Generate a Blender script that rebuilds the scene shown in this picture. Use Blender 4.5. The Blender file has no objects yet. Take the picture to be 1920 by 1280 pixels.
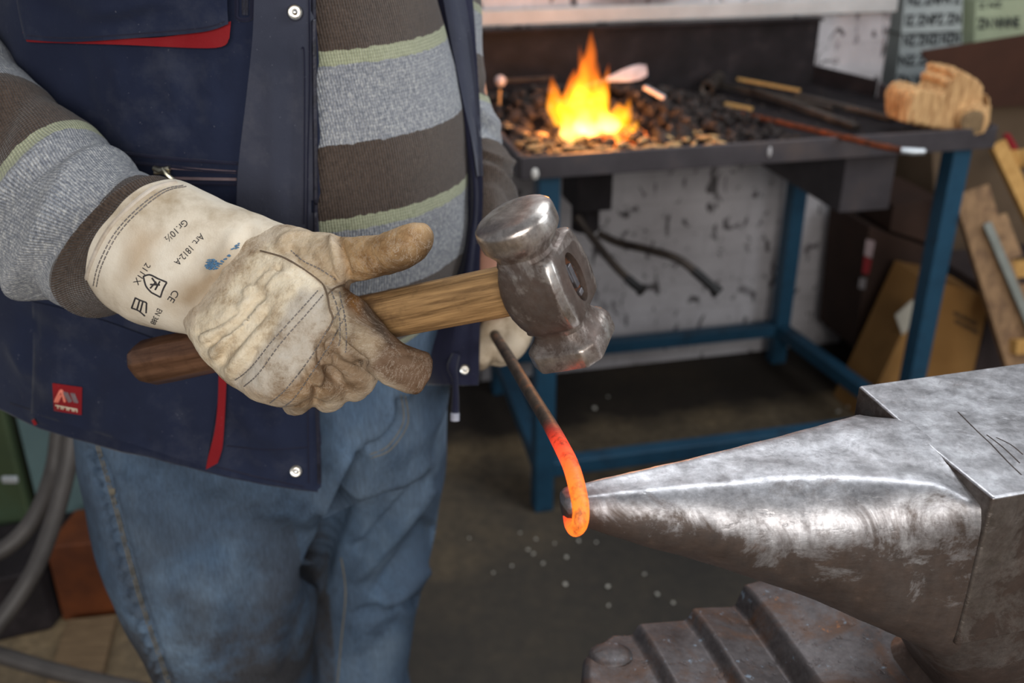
import bpy, bmesh, math, random
import numpy as np
from mathutils import Vector, Matrix, noise
from mathutils.bvhtree import BVHTree

random.seed(7); np.random.seed(7)
S = bpy.context.scene
COL = S.collection
R = math.radians

# ------------------------------------------------------------------ camera, sky, lights, exposure
CAM_Z, FPX, PITCH = 1.33, 1890.0, R(25.9)
cd = bpy.data.cameras.new('camera'); cam = bpy.data.objects.new('camera', cd); COL.objects.link(cam)
cam.location = (0, 0, CAM_Z); cam.rotation_euler = (R(90) - PITCH, 0, 0)
cd.sensor_width = 36; cd.lens = FPX / 1920 * 36; cd.clip_start = .02
cd.dof.use_dof = True; cd.dof.focus_distance = .64; cd.dof.aperture_fstop = 6.3
S.camera = cam
S.view_settings.view_transform = 'Standard'; S.view_settings.look = 'None'
S.view_settings.exposure = 0.0; S.view_settings.gamma = 1; S.view_settings.use_curve_mapping = False

W = bpy.data.worlds.new('world'); S.world = W; W.use_nodes = True
W.node_tree.nodes['Background'].inputs[0].default_value = (.80, .88, 1, 1)
W.node_tree.nodes['Background'].inputs[1].default_value = .22

def area(name, loc, target, sx, sy, power, col):
    l = bpy.data.lights.new(name, 'AREA'); l.shape = 'RECTANGLE'; l.size = sx; l.size_y = sy
    l.energy = power; l.color = col
    o = bpy.data.objects.new(name, l); COL.objects.link(o); o.location = loc
    o.rotation_euler = (Vector(target) - Vector(loc)).to_track_quat('-Z', 'Y').to_euler()
    return o
area('assumed_light_behind', (.2, -3.3, 2.2), (.15, 1.4, .75), 2.8, 1.4, 128, (1, .97, .93))  # assumed key light from behind the camera
area('assumed_light_right', (2.1, .3, 2.2), (0, .8, .85), 1.1, 1.2, 24, (.88, .94, 1))  # assumed cool side light, bare area light with no window seen there
area('overhead_fill_light', (.55, 1.45, 2.55), (.35, 1.2, 0), 1.6, .5, 22, (.9, .95, 1))  # added fill from above for metal tops and back wall, no lamp seen

# ------------------------------------------------------------------ geometry helpers
CO, SI = math.cos(PITCH), math.sin(PITCH)
CAMP = Vector((0, 0, CAM_Z))
def at(px, py, s):                       # point seen at a pixel of the 1920x1280 frame at axial distance s
    t = (py - 640) / FPX
    return Vector((s * (px - 960) / FPX, s * (CO - SI * t), CAM_Z - s * (SI + CO * t)))
def onz(px, py, z):
    return at(px, py, (CAM_Z - z) / (SI + CO * (py - 640) / FPX))
def px_of(P):
    y, z = P[1], P[2] - CAM_Z
    s = y * CO - z * SI; u = y * SI + z * CO
    return 960 + FPX * P[0] / s, 640 - FPX * u / s
def px_arr(V):
    y, z = V[:, 1], V[:, 2] - CAM_Z
    s = y * CO - z * SI; u = y * SI + z * CO
    return np.stack([960 + FPX * V[:, 0] / s, 640 - FPX * u / s], 1)

TA = R(13)
E1, E2 = Vector((math.cos(TA), math.sin(TA), 0)), Vector((-math.sin(TA), math.cos(TA), 0))
LF = Vector((.015, 1.837, 0))
def tb(u, v, z): return LF + E1 * u + E2 * v + Vector((0, 0, z))      # forge table frame
def onv(px, py, v):                     # pixel -> vertical plane at table depth v
    d = at(px, py, 1) - CAMP
    s = ((LF + E2 * v).dot(E2) - CAMP.dot(E2)) / d.dot(E2)
    return CAMP + d * s
A1, A2 = Vector((.966, .259, 0)), Vector((-.259, .966, 0))            # anvil frame
def av(a, b, z): return A1 * a + A2 * b + Vector((0, 0, z))

def cr(P, n):                            # Catmull-Rom through array P (k,...) -> n samples
    P = np.asarray(P, float); k = len(P)
    out = []
    for q in np.linspace(0, k - 1, n):
        i = min(int(q), k - 2); f = q - i
        p0, p1, p2, p3 = P[max(i - 1, 0)], P[i], P[i + 1], P[min(i + 2, k - 1)]
        out.append(.5 * (2 * p1 + (p2 - p0) * f + (2 * p0 - 5 * p1 + 4 * p2 - p3) * f * f + (3 * p1 - p0 - 3 * p2 + p3) * f ** 3))
    return np.array(out)

class MB:
    def __init__(self): self.v, self.f, self.uv, self.att = [], [], None, {}
    def add(self, vs, fs):
        b = len(self.v); self.v += [tuple(p) for p in vs]; self.f += [tuple(i + b for i in f) for f in fs]
        return self
    def box(self, c, sz, rot=None, taper=1.0):
        M3 = rot if rot is not None else Matrix.Identity(3)
        x, y, z = [q / 2 for q in sz]; c = Vector(c)
        vs = [c + M3 @ Vector((sx * x * (taper if sz_ > 0 else 1), sy * y * (taper if sz_ > 0 else 1), sz_ * z)) for sz_ in (-1, 1) for sy in (-1, 1) for sx in (-1, 1)]
        return self.add(vs, [(0, 2, 3, 1), (4, 5, 7, 6), (0, 1, 5, 4), (2, 6, 7, 3), (0, 4, 6, 2), (1, 3, 7, 5)])
    def beam(self, p0, p1, w, h, up=(0, 0, 1)):
        p0, p1 = Vector(p0), Vector(p1); d = (p1 - p0); L = d.length; d.normalize()
        s = d.cross(Vector(up))
        if s.length < 1e-4: s = d.cross(Vector((0, 1, 0)))
        s.normalize(); u = s.cross(d)
        m = Matrix((d, s, u)).transposed()
        return self.box((p0 + p1) / 2, (L, w, h), m)
    def tube(self, pts, rad, n=12, cap=True, dense=0):
        pts = np.array([tuple(p) for p in pts], float)
        rad = np.full(len(pts), rad, float) if np.isscalar(rad) else np.array(rad, float)
        if dense: pts = cr(pts, dense); rad = cr(rad, dense)
        rings = []; nrm = None
        for i in range(len(pts)):
            t = Vector(pts[min(i + 1, len(pts) - 1)] - pts[max(i - 1, 0)])
            t.normalize()
            if nrm is None:
                nrm = t.orthogonal().normalized()
            nrm = (nrm - t * nrm.dot(t)).normalized(); b = t.cross(nrm)
            rings.append([Vector(pts[i]) + (nrm * math.cos(2 * math.pi * k / n) + b * math.sin(2 * math.pi * k / n)) * max(rad[i], 1e-5) for k in range(n)])
        return self.loft(rings, cap)
    def loft(self, rings, cap=True, closed=True):
        n = len(rings[0]); vs = [p for r in rings for p in r]; fs = []
        for i in range(len(rings) - 1):
            for k in range(n if closed else n - 1):
                fs.append((i * n + k, i * n + (k + 1) % n, (i + 1) * n + (k + 1) % n, (i + 1) * n + k))
        if cap and closed:
            fs.append(tuple(range(n - 1, -1, -1))); fs.append(tuple((len(rings) - 1) * n + k for k in range(n)))
        return self.add(vs, fs)
    def ball(self, c, r, nu=16, nv=10, rot=None):
        r = Vector((r, r, r)) if np.isscalar(r) else Vector(r); c = Vector(c)
        M3 = rot if rot is not None else Matrix.Identity(3)
        rings = [[c + M3 @ Vector((r.x * math.sin(math.pi * j / nv) * math.cos(2 * math.pi * k / nu), r.y * math.sin(math.pi * j / nv) * math.sin(2 * math.pi * k / nu), -r.z * math.cos(math.pi * j / nv))) for k in range(nu)] for j in range(1, nv)]
        b = len(self.v); self.loft(rings, False)
        n0 = len(self.v); self.v += [tuple(c - M3 @ Vector((0, 0, r.z))), tuple(c + M3 @ Vector((0, 0, r.z)))]
        for k in range(nu):
            self.f.append((b + (k + 1) % nu, b + k, n0)); t = b + (nv - 2) * nu
            self.f.append((t + k, t + (k + 1) % nu, n0 + 1))
        return self
    def prism(self, outline, off):          # closed outline (list of Vectors) extruded by vector off
        n = len(outline); off = Vector(off)
        vs = list(outline) + [Vector(p) + off for p in outline]
        fs = [tuple(range(n)), tuple(range(2 * n - 1, n - 1, -1))] + [(k, k + n, (k + 1) % n + n, (k + 1) % n) for k in range(n)]
        return self.add(vs, fs)

def mesh_of(name, v, f, smooth=True):
    me = bpy.data.meshes.new(name); me.from_pydata([tuple(p) for p in v], [], [tuple(int(i) for i in q) for q in f]); me.update()
    bm = bmesh.new(); bm.from_mesh(me); bmesh.ops.recalc_face_normals(bm, faces=bm.faces); bm.to_mesh(me); bm.free()
    me.polygons.foreach_set('use_smooth', [smooth] * len(me.polygons)); me.update()
    return me
def apply_mods(o):
    dg = bpy.context.evaluated_depsgraph_get(); dg.update()
    me = bpy.data.meshes.new_from_object(o.evaluated_get(dg)); old = o.data
    o.modifiers.clear(); o.data = me; me.name = o.name
    return o
def base_matrix(o): return Matrix.LocRotScale(o.location, o.rotation_euler, None)
def chain(o):
    m = base_matrix(o)
    return m if o.parent is None else chain(o.parent) @ o.matrix_parent_inverse @ m
def adopt(o, parent):
    if parent is not None:
        o.parent = parent; o.matrix_parent_inverse = chain(parent).inverted()
    return o
def obj(name, mb, m=None, parent=None, smooth=False, bevel=0, bseg=2, sub=0, auto=40, origin=True):
    v = np.array(mb.v, float)
    org = np.array([(v[:, 0].min() + v[:, 0].max()) / 2, (v[:, 1].min() + v[:, 1].max()) / 2, v[:, 2].min()]) if origin else np.zeros(3)
    me = mesh_of(name, v - org, mb.f, smooth)
    o = bpy.data.objects.new(name, me); COL.objects.link(o); o.location = org
    if m is not None: me.materials.append(m)
    if bevel:
        b = o.modifiers.new('b', 'BEVEL'); b.width = bevel; b.segments = bseg; b.limit_method = 'ANGLE'; b.angle_limit = R(35)
    if sub:
        s = o.modifiers.new('s', 'SUBSURF'); s.levels = sub; s.render_levels = sub
    if bevel:
        wn = o.modifiers.new('w', 'WEIGHTED_NORMAL'); wn.keep_sharp = True
        o.data.polygons.foreach_set('use_smooth', [True] * len(o.data.polygons))
    if bevel or sub: apply_mods(o)
    me = o.data
    if smooth and not bevel:
        me.polygons.foreach_set('use_smooth', [True] * len(me.polygons))
        me.set_sharp_from_angle(angle=R(auto))
    return adopt(o, parent)
def tag(o, label=None, cat=None, group=None, kind=None):
    if label: o['label'] = label
    if cat: o['category'] = cat
    if group: o['group'] = group
    if kind: o['kind'] = kind
    return o
def empty(name, loc, rot=(0, 0, 0)):
    o = bpy.data.objects.new(name, None); COL.objects.link(o); o.location = loc; o.rotation_euler = rot
    o.empty_display_size = .05
    return o
def dup(o, parent=None):
    c = o.copy(); COL.objects.link(c)
    if parent is not None: c.parent = parent
    for ch in list(o.children): dup(ch, c)
    return c

def np_verts(o):
    a = np.empty(len(o.data.vertices) * 3); o.data.vertices.foreach_get('co', a)
    return a.reshape(-1, 3) + np.array(o.location)
def np_normals(o):
    a = np.empty(len(o.data.vertices) * 3); o.data.vertices.foreach_get('normal', a); return a.reshape(-1, 3)
def set_verts(o, V):
    o.data.vertices.foreach_set('co', (V - np.array(o.location)).ravel()); o.data.update()
def fnoise(V, scale, oct_=3, seed=0):
    out = np.empty(len(V)); off = Vector((seed * 7.1, seed * 3.3, seed * 1.7))
    for i, p in enumerate(V):
        out[i] = noise.fractal(Vector(p) * scale + off, 1.0, 2.0, oct_)
    return out
def seg_dist(P, line):
    best = np.full(len(P), 1e9); tt = np.zeros(len(P)); line = np.array(line, float)
    for i in range(len(line) - 1):
        a, b = line[i], line[i + 1]; d = b - a; L2 = (d ** 2).sum()
        t = np.clip(((P - a) @ d) / L2, 0, 1)
        q = np.hypot(*(P - a - t[:, None] * d).T)
        m = q < best; best[m] = q[m]; tt[m] = (i + t[m]) / (len(line) - 1)
    return best, tt
def crease(o, folds):                     # folds: (polyline, amount in metres, sigma in px of the frame)
    V = np_verts(o); N = np_normals(o); P = px_arr(V)
    face = ((np.array(CAMP) - V) * N).sum(1) > 0
    D = np.zeros(len(V))
    for line, amt, sg in folds:
        line = cr(line, max(12, 6 * len(line))) if len(line) > 2 else np.array(line, float)
        d, t = seg_dist(P, line)
        D += amt * np.exp(-(d / sg) ** 2) * np.clip(np.sin(math.pi * np.clip(t, .02, .98)) * 2.5, 0, 1)
    V[face] += N[face] * D[face][:, None]
    set_verts(o, V)
def in_poly(P, poly):
    poly = np.array(poly, float); x, y = P[:, 0], P[:, 1]; ins = np.zeros(len(P), bool); j = len(poly) - 1
    for i in range(len(poly)):
        xi, yi = poly[i]; xj, yj = poly[j]
        c_ = ((yi > y) != (yj > y)) & (x < (xj - xi) * (y - yi) / (yj - yi + 1e-9) + xi)
        ins ^= c_; j = i
    return ins
def srgb(r, g, b):
    f = lambda c_: (c_ / 255 / 12.92) if c_ / 255 <= .04045 else ((c_ / 255 + .055) / 1.055) ** 2.4
    return (f(r), f(g), f(b))
def paint(o, base, regions, name='col'):
    V = np_verts(o); P = px_arr(V); Cc = np.ones((len(V), 4)); Cc[:, :3] = base
    P = P + 7 * np.stack([fnoise(V, 70, 4, 1), fnoise(V, 70, 4, 2)], 1)          # ragged edges between the patches
    for poly, c_, fe in regions:
        w = in_poly(P, poly).astype(float)
        if fe:
            d, _ = seg_dist(P, list(poly) + [poly[0]])
            w = np.where(w > 0, np.clip(.5 + d / (2 * fe), 0, 1), np.clip(.5 - d / (2 * fe), 0, 1))
        Cc[:, :3] = Cc[:, :3] * (1 - w[:, None]) + np.array(c_) * w[:, None]
    a = o.data.attributes.new(name, 'FLOAT_COLOR', 'POINT'); a.data.foreach_set('color', Cc.ravel())
def bvh_of(*objs):
    vs, fs = [], []
    for o in objs:
        b = len(vs); V = np_verts(o)
        vs += [Vector(p) for p in V]; fs += [[i + b for i in p.vertices] for p in o.data.polygons]
    return BVHTree.FromPolygons(vs, fs)
def hit(bv, px, py, off=0, default=None):
    d = (at(px, py, 1) - CAMP).normalized()
    loc, n, _, _ = bv.ray_cast(CAMP, d)
    if loc is None: return default
    if n.dot(d) > 0: n = -n
    return loc + n * off
def stitch(name, lines, bv, rad, m, parent, dash=None, off=.0003, step=3.0):
    if len(lines) in (2, 3) and not dash:
        return [stitch(name, [l_], bv, rad, m, parent, None, off, step) for l_ in lines][0]
    if len(lines) in (2, 3, 4, 5) and dash:
        return [stitch(name, [l_], bv, rad, m, parent, dash, off, step) for l_ in lines][0]
    mb = MB()
    for line in lines:
        line = np.array(line, float)
        L = np.hypot(*np.diff(line, axis=0).T).sum()
        pts = cr(line, max(4, int(L / step)))
        P = [hit(bv, x, y, off) for x, y in pts]
        P = [p for p in P if p is not None]
        if len(P) < 3: continue
        if dash:
            i = 0
            while i + dash[0] < len(P):
                mb.tube(P[i:i + dash[0] + 1], rad, 5); i += dash[0] + dash[1]
        else: mb.tube(P, rad, 6)
    return obj(name, mb, m, parent, smooth=True) if mb.v else None
def patch(name, rows, nx, ny, bv, off, thick, m, parent, smooth=True, bulge=0, depth=None):
    rows = [cr(np.array(r_, float), nx) if len(r_) > 2 else np.linspace(r_[0], r_[1], nx) for r_ in rows]
    G = cr(np.array(rows), ny) if len(rows) > 2 else np.array([rows[0] * (1 - q) + rows[1] * q for q in np.linspace(0, 1, ny)])
    top = np.zeros((ny, nx, 3)); bot = np.zeros((ny, nx, 3)); last = None
    for j in range(ny):
        for i in range(nx):
            x, y = G[j, i]
            p = hit(bv, x, y, 0) if bv else at(x, y, depth)
            if p is None: p = at(x, y, last)
            last = (p - CAMP).dot(Vector((0, CO, -SI)))
            d = (CAMP - p).normalized()
            bb = bulge * math.sin(math.pi * i / (nx - 1)) * math.sin(math.pi * j / (ny - 1))
            top[j, i] = p + d * (off + thick + bb); bot[j, i] = p + d * off
    mb = MB(); idx = lambda j, i: j * nx + i
    fs = [(idx(j, i), idx(j, i + 1), idx(j + 1, i + 1), idx(j + 1, i)) for j in range(ny - 1) for i in range(nx - 1)]
    n = nx * ny
    fs2 = [tuple(q + n for q in f[::-1]) for f in fs]
    per = [idx(0, i) for i in range(nx)] + [idx(j, nx - 1) for j in range(1, ny)] + [idx(ny - 1, i) for i in range(nx - 2, -1, -1)] + [idx(j, 0) for j in range(ny - 2, 0, -1)]
    side = [(per[k], per[k] + n, per[(k + 1) % len(per)] + n, per[(k + 1) % len(per)]) for k in range(len(per))]
    mb.add(list(top.reshape(-1, 3)) + list(bot.reshape(-1, 3)), fs + fs2 + side)
    return obj(name, mb, m, parent, smooth=smooth, auto=50)
def ring(pL, sL, pR, sR, thick, T, n=28, e=2.2, back=None):
    L, Rr = at(*pL, sL), at(*pR, sR); c_ = (L + Rr) / 2; u = (Rr - L) / 2
    v = Vector(T).cross(u).normalized()
    if v.dot(CAMP - c_) < 0: v = -v
    out = []
    for k in range(n):
        a = 2 * math.pi * k / n; ca, sa = math.cos(a), math.sin(a)
        cx = math.copysign(abs(ca) ** (2 / e), ca); cy = math.copysign(abs(sa) ** (2 / e), sa)
        th = thick if sa >= 0 or back is None else back
        out.append(c_ + u * cx + v * (cy * th))
    return out
def limb(keys, n=28, e=2.2):               # keys: (pL, pR, s, thick[, back]) or (pL,sL,pR,sR,thick[,back])
    K = []
    for k in keys:
        if isinstance(k[1], (int, float)): K.append((k[0], k[1], k[2], k[3], k[4], k[5] if len(k) > 5 else None))
        else: K.append((k[0], k[2], k[1], k[2], k[3], k[4] if len(k) > 4 else None))
    cs = [(at(*k[0], k[1]) + at(*k[2], k[3])) / 2 for k in K]
    out = []
    for i, k in enumerate(K):
        T = cs[min(i + 1, len(cs) - 1)] - cs[max(i - 1, 0)]
        out.append(ring(k[0], k[1], k[2], k[3], k[4], T, n, e, k[5]))
    return np.array([[tuple(p) for p in r_] for r_ in out])
def loft_obj(name, keys, N, m, parent, cap=False, att=None, disp=None, closed=True):
    """dense loft through key rings; float attributes along the loft; UV in metres"""
    G = cr(keys, N); n = G.shape[1]
    if disp is not None: G = disp(G)
    mb = MB(); mb.loft([list(map(Vector, r_)) for r_ in G], cap, closed)
    v = np.array(mb.v); me = bpy.data.meshes.new(name)
    me.from_pydata([tuple(p) for p in v], [], mb.f); me.update()
    me.polygons.foreach_set('use_smooth', [True] * len(me.polygons))
    Vw = G.reshape(-1, 3); Cw = np.repeat(G.mean(1), n, 0); nw = np.empty(len(Vw) * 3); me.vertices.foreach_get('normal', nw)
    if ((Vw - Cw) * nw.reshape(-1, 3)).sum() < 0: me.flip_normals()
    du = np.linalg.norm(np.diff(G, axis=1), axis=2).mean(0); U = np.concatenate([[0], np.cumsum(du)])
    dv = np.linalg.norm(np.diff(G, axis=0), axis=2).mean(1); Vv = np.concatenate([[0], np.cumsum(dv)])
    uv = me.uv_layers.new(name='UVMap')
    ulast = U[-1] + (np.linalg.norm(G[:, 0] - G[:, -1], axis=1).mean() if closed else 0)
    for p in me.polygons:
        ks = [i % n for i in p.vertices]; wrap = closed and 0 in ks and n - 1 in ks
        for li, vi in zip(p.loop_indices, p.vertices):
            k, r_ = vi % n, vi // n
            uv.data[li].uv = (ulast if (wrap and k == 0) else U[k], Vv[min(r_, len(Vv) - 1)])
    if att:
        for nm, vals in att.items():
            a = me.attributes.new(nm, 'FLOAT', 'POINT'); q = np.interp(np.linspace(0, len(vals) - 1, N), range(len(vals)), vals)
            a.data.foreach_set('value', np.repeat(q, n))
    o = bpy.data.objects.new(name, me); COL.objects.link(o)
    if m is not None: me.materials.append(m)
    return adopt(o, parent)
def remesh(name, mbs, voxel, smooth_it, m, parent, fac=.5):
    mb = MB()
    for q in mbs: mb.add(q.v, q.f)
    o = obj(name, mb, m, None, smooth=True, origin=True)
    r_ = o.modifiers.new('r', 'REMESH'); r_.mode = 'VOXEL'; r_.voxel_size = voxel; r_.use_smooth_shade = True
    if smooth_it:
        s = o.modifiers.new('s', 'SMOOTH'); s.iterations = smooth_it; s.factor = fac
    apply_mods(o)
    if m is not None and not o.data.materials: o.data.materials.append(m)
    o.data.polygons.foreach_set('use_smooth', [True] * len(o.data.polygons)); o.data.update()
    return adopt(o, parent)
def solidify(o, t, off=-1):
    s = o.modifiers.new('s', 'SOLIDIFY'); s.thickness = t; s.offset = off
    apply_mods(o); return o
# ------------------------------------------------------------------ materials
class N:
    def __init__(self, name):
        self.m = bpy.data.materials.new(name); self.m.use_nodes = True
        self.t = self.m.node_tree; self.b = self.t.nodes['Principled BSDF']; self.out = self.t.nodes['Material Output']
    def n(self, typ, **kw):
        x = self.t.nodes.new(typ)
        for k, v in kw.items(): setattr(x, k, v)
        return x
    def l(self, a, b): self.t.links.new(a, b)
    def coord(self, sc=(1, 1, 1), rot=(0, 0, 0), src='Object'):
        tc = self.n('ShaderNodeTexCoord'); mp = self.n('ShaderNodeMapping')
        mp.inputs['Scale'].default_value = sc; mp.inputs['Rotation'].default_value = rot
        self.l(tc.outputs[src], mp.inputs[0]); return mp.outputs[0]
    def noise(self, scale, detail=4, rough=.55, vec=None, sc=(1, 1, 1), rot=(0, 0, 0), dist=0):
        x = self.n('ShaderNodeTexNoise'); x.inputs['Scale'].default_value = scale; x.inputs['Detail'].default_value = detail
        x.inputs['Roughness'].default_value = rough; x.inputs['Distortion'].default_value = dist
        self.l(vec if vec is not None else self.coord(sc, rot), x.inputs['Vector']); return x.outputs['Fac']
    def ramp(self, fac, stops, interp='LINEAR'):
        x = self.n('ShaderNodeValToRGB'); x.color_ramp.interpolation = interp; e = x.color_ramp.elements
        while len(e) < len(stops): e.new(.5)
        for i, (p, c) in enumerate(stops):
            e[i].position = p; e[i].color = (*c, 1) if not np.isscalar(c) else (c, c, c, 1)
        self.l(fac, x.inputs[0]); return x.outputs[0]
    def mix(self, fac, a, b, mode='MIX'):
        x = self.n('ShaderNodeMix', data_type='RGBA', blend_type=mode)
        for i, v in ((0, fac), (6, a), (7, b)):
            if hasattr(v, 'is_output'): self.l(v, x.inputs[i])
            elif np.isscalar(v): x.inputs[i].default_value = v
            else: x.inputs[i].default_value = (*v, 1)
        return x.outputs[2]
    def math(self, op, a, b=0, c=0):
        x = self.n('ShaderNodeMath', operation=op)
        for i, v in ((0, a), (1, b), (2, c)):
            if hasattr(v, 'is_output'): self.l(v, x.inputs[i])
            else: x.inputs[i].default_value = v
        return x.outputs[0]
    def attr(self, name, fac=False):
        x = self.n('ShaderNodeAttribute', attribute_name=name); return x.outputs['Fac' if fac else 'Color']
    def bump(self, h, strength, dist, prev=None):
        x = self.n('ShaderNodeBump'); x.inputs['Strength'].default_value = strength; x.inputs['Distance'].default_value = dist
        self.l(h, x.inputs['Height'])
        if prev is not None: self.l(prev, x.inputs['Normal'])
        return x.outputs[0]
    def set(self, col=None, rough=None, metal=None, normal=None, spec=None, emit=None, estr=None, sheen=None):
        for k, v in (('Base Color', col), ('Roughness', rough), ('Metallic', metal), ('Normal', normal), ('Specular IOR Level', spec), ('Emission Color', emit), ('Emission Strength', estr), ('Sheen Weight', sheen)):
            if v is None: continue
            if hasattr(v, 'is_output'): self.l(v, self.b.inputs[k])
            elif np.isscalar(v): self.b.inputs[k].default_value = v
            else: self.b.inputs[k].default_value = (*v, 1)
        return self.m
def pmat(name, c1, c2, scale=12, rough=.6, metal=0, bump=.3, bdist=.002, bscale=None, sc=(1, 1, 1), c3=None, spec=.4, detail=5, rough2=None):
    k = N(name); f = k.noise(scale, detail, .6, sc=sc)
    col = k.ramp(f, [(.35, c1), (.65, c2)] if c3 is None else [(.3, c1), (.55, c2), (.72, c3)])
    nr = k.bump(k.noise(bscale or scale * 4, 5, .6, sc=sc), bump, bdist)
    rr = k.ramp(k.noise(scale * 1.7, 3), [(.35, rough), (.65, rough2 if rough2 is not None else rough)])
    return k.set(col, rr, metal, nr, spec)

MAT = {}
def wall_mat():
    k = N('white_painted_brick'); 
    base = k.ramp(k.noise(5, 6, .6), [(.3, srgb(168, 162, 164)), (.7, srgb(206, 201, 203))])
    tc = k.coord((1, 1, 1), (R(90), 0, 0))
    br = k.n('ShaderNodeTexBrick'); k.l(tc, br.inputs['Vector'])
    for nm, v in (('Scale', 1), ('Mortar Size', .006), ('Brick Width', .24), ('Row Height', .08), ('Mortar Smooth', .6)): br.inputs[nm].default_value = v
    spots = k.ramp(k.noise(30, 4, .55, sc=(1, 1, .6), dist=.9), [(.595, 0), (.64, 1)])
    big = k.ramp(k.noise(9, 5, .65, dist=.6), [(.62, 0), (.68, 1)])
    c1 = k.mix(k.math('MULTIPLY', spots, .85), base, srgb(52, 46, 46))
    c2 = k.mix(k.math('MULTIPLY', big, .5), c1, srgb(60, 54, 54))
    mort = k.math('MULTIPLY', br.outputs['Fac'], .12)
    c3 = k.mix(mort, c2, srgb(95, 90, 90))
    # old soot fans left on the paint above the hearth
    tcg = k.n('ShaderNodeTexCoord'); geo = k.n('ShaderNodeVectorMath', operation='DISTANCE')
    k.l(tcg.outputs['Object'], geo.inputs[0]); geo.inputs[1].default_value = SOOT
    so = k.math('ADD', geo.outputs['Value'], k.math('MULTIPLY', k.noise(9, 4), .16))
    sm = k.ramp(so, [(.13, 1), (.24, 0)])
    c4 = k.mix(k.math('MULTIPLY', sm, .75), c3, srgb(70, 52, 48))
    nb = k.bump(br.outputs['Fac'], -.35, .004); nb = k.bump(k.noise(70, 5), .35, .003, nb)
    return k.set(c4, .75, 0, nb, .3)
def floor_mat():
    k = N('sooty_concrete')
    c = k.ramp(k.noise(2.2, 6, .65), [(.3, srgb(76, 67, 56)), (.5, srgb(112, 97, 76)), (.68, srgb(146, 124, 92))])
    f = k.ramp(k.noise(40, 6, .7), [(.35, .62), (.6, 1.0), (.75, 1.35)])
    c = k.mix(1, c, f, 'MULTIPLY')
    sp = k.ramp(k.noise(160, 2, .5), [(.70, 0), (.74, 1)])
    c = k.mix(k.math('MULTIPLY', sp, .5), c, srgb(165, 148, 112))
    # trodden dark scale around the anvil
    tcg = k.n('ShaderNodeTexCoord'); geo = k.n('ShaderNodeVectorMath', operation='DISTANCE')
    k.l(tcg.outputs['Object'], geo.inputs[0]); geo.inputs[1].default_value = (.35, 1.0, 0)
    so = k.math('ADD', geo.outputs['Value'], k.math('MULTIPLY', k.noise(4, 5), .5))
    sm = k.ramp(k.math('MULTIPLY', so, .6), [(.62, 1), (.90, 0)])
    c = k.mix(k.math('MULTIPLY', sm, .8), c, srgb(48, 46, 44))
    # floor turns near black towards the wall under the forge
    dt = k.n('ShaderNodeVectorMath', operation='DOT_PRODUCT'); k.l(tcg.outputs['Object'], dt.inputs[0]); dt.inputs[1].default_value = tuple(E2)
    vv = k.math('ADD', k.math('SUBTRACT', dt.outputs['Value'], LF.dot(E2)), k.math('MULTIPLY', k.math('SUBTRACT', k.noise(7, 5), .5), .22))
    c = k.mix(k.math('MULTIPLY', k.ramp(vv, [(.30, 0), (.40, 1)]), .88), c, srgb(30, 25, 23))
    nb = k.bump(k.noise(55, 6, .7), .5, .004)
    return k.set(c, .8, 0, nb, .3)
def sweater_mat():
    k = N('striped_knit_wool')
    z = k.attr('stripe', True)
    wob = k.math('MULTIPLY', k.math('SUBTRACT', k.noise(120, 2), .5), .004)
    f = k.math('FRACT', k.math('DIVIDE', k.math('SUBTRACT', 1.191 + 1.31, k.math('ADD', z, wob)), .131))
    heather = k.noise(420, 4, .8, sc=(1, 1, .65))
    gray = k.ramp(heather, [(.34, srgb(108, 112, 121)), (.5, srgb(150, 152, 157)), (.66, srgb(200, 199, 196))])
    brown = k.ramp(heather, [(.3, srgb(54, 44, 37)), (.7, srgb(96, 80, 69))])
    green = k.ramp(heather, [(.3, srgb(148, 152, 122)), (.7, srgb(190, 191, 160))])
    c = k.mix(k.math('GREATER_THAN', f, .085), green, gray)
    c = k.mix(k.math('GREATER_THAN', f, .55), c, brown)
    uv = k.n('ShaderNodeUVMap'); sep = k.n('ShaderNodeSeparateXYZ'); k.l(uv.outputs[0], sep.inputs[0])
    ju = k.math('MULTIPLY', k.noise(60, 2), .0012)
    rib = k.math('ABSOLUTE', k.math('SINE', k.math('MULTIPLY', k.math('ADD', sep.outputs['X'], ju), math.pi / .0021)))
    loop = k.math('SINE', k.math('MULTIPLY', sep.outputs['Y'], 2 * math.pi / .0026))
    h = k.math('ADD', rib, k.math('MULTIPLY', loop, .18))
    c = k.mix(k.math('MULTIPLY', k.math('SUBTRACT', 1.0, rib), .28), c, srgb(40, 40, 46))
    nb = k.bump(h, .75, .0012); nb = k.bump(k.noise(260, 3), .4, .0012, nb)
    return k.set(c, .95, 0, nb, .15, sheen=.25)
def cloth_mat(name, c1, c2, dust, weave=900):
    k = N(name)
    c = k.ramp(k.noise(9, 5, .6), [(.3, c1), (.7, c2)])
    c = k.mix(k.math('MULTIPLY', k.ramp(k.noise(17, 6, .7), [(.52, 0), (.72, 1)]), .35), c, dust)
    lint = k.ramp(k.noise(420, 1), [(.76, 0), (.8, 1)])
    c = k.mix(k.math('MULTIPLY', lint, .25), c, srgb(150, 150, 160))
    nb = k.bump(k.noise(weave, 2), .35, .0006); nb = k.bump(k.noise(28, 4), .35, .004, nb)
    return k.set(c, .88, 0, nb, .2, sheen=.15)
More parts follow.
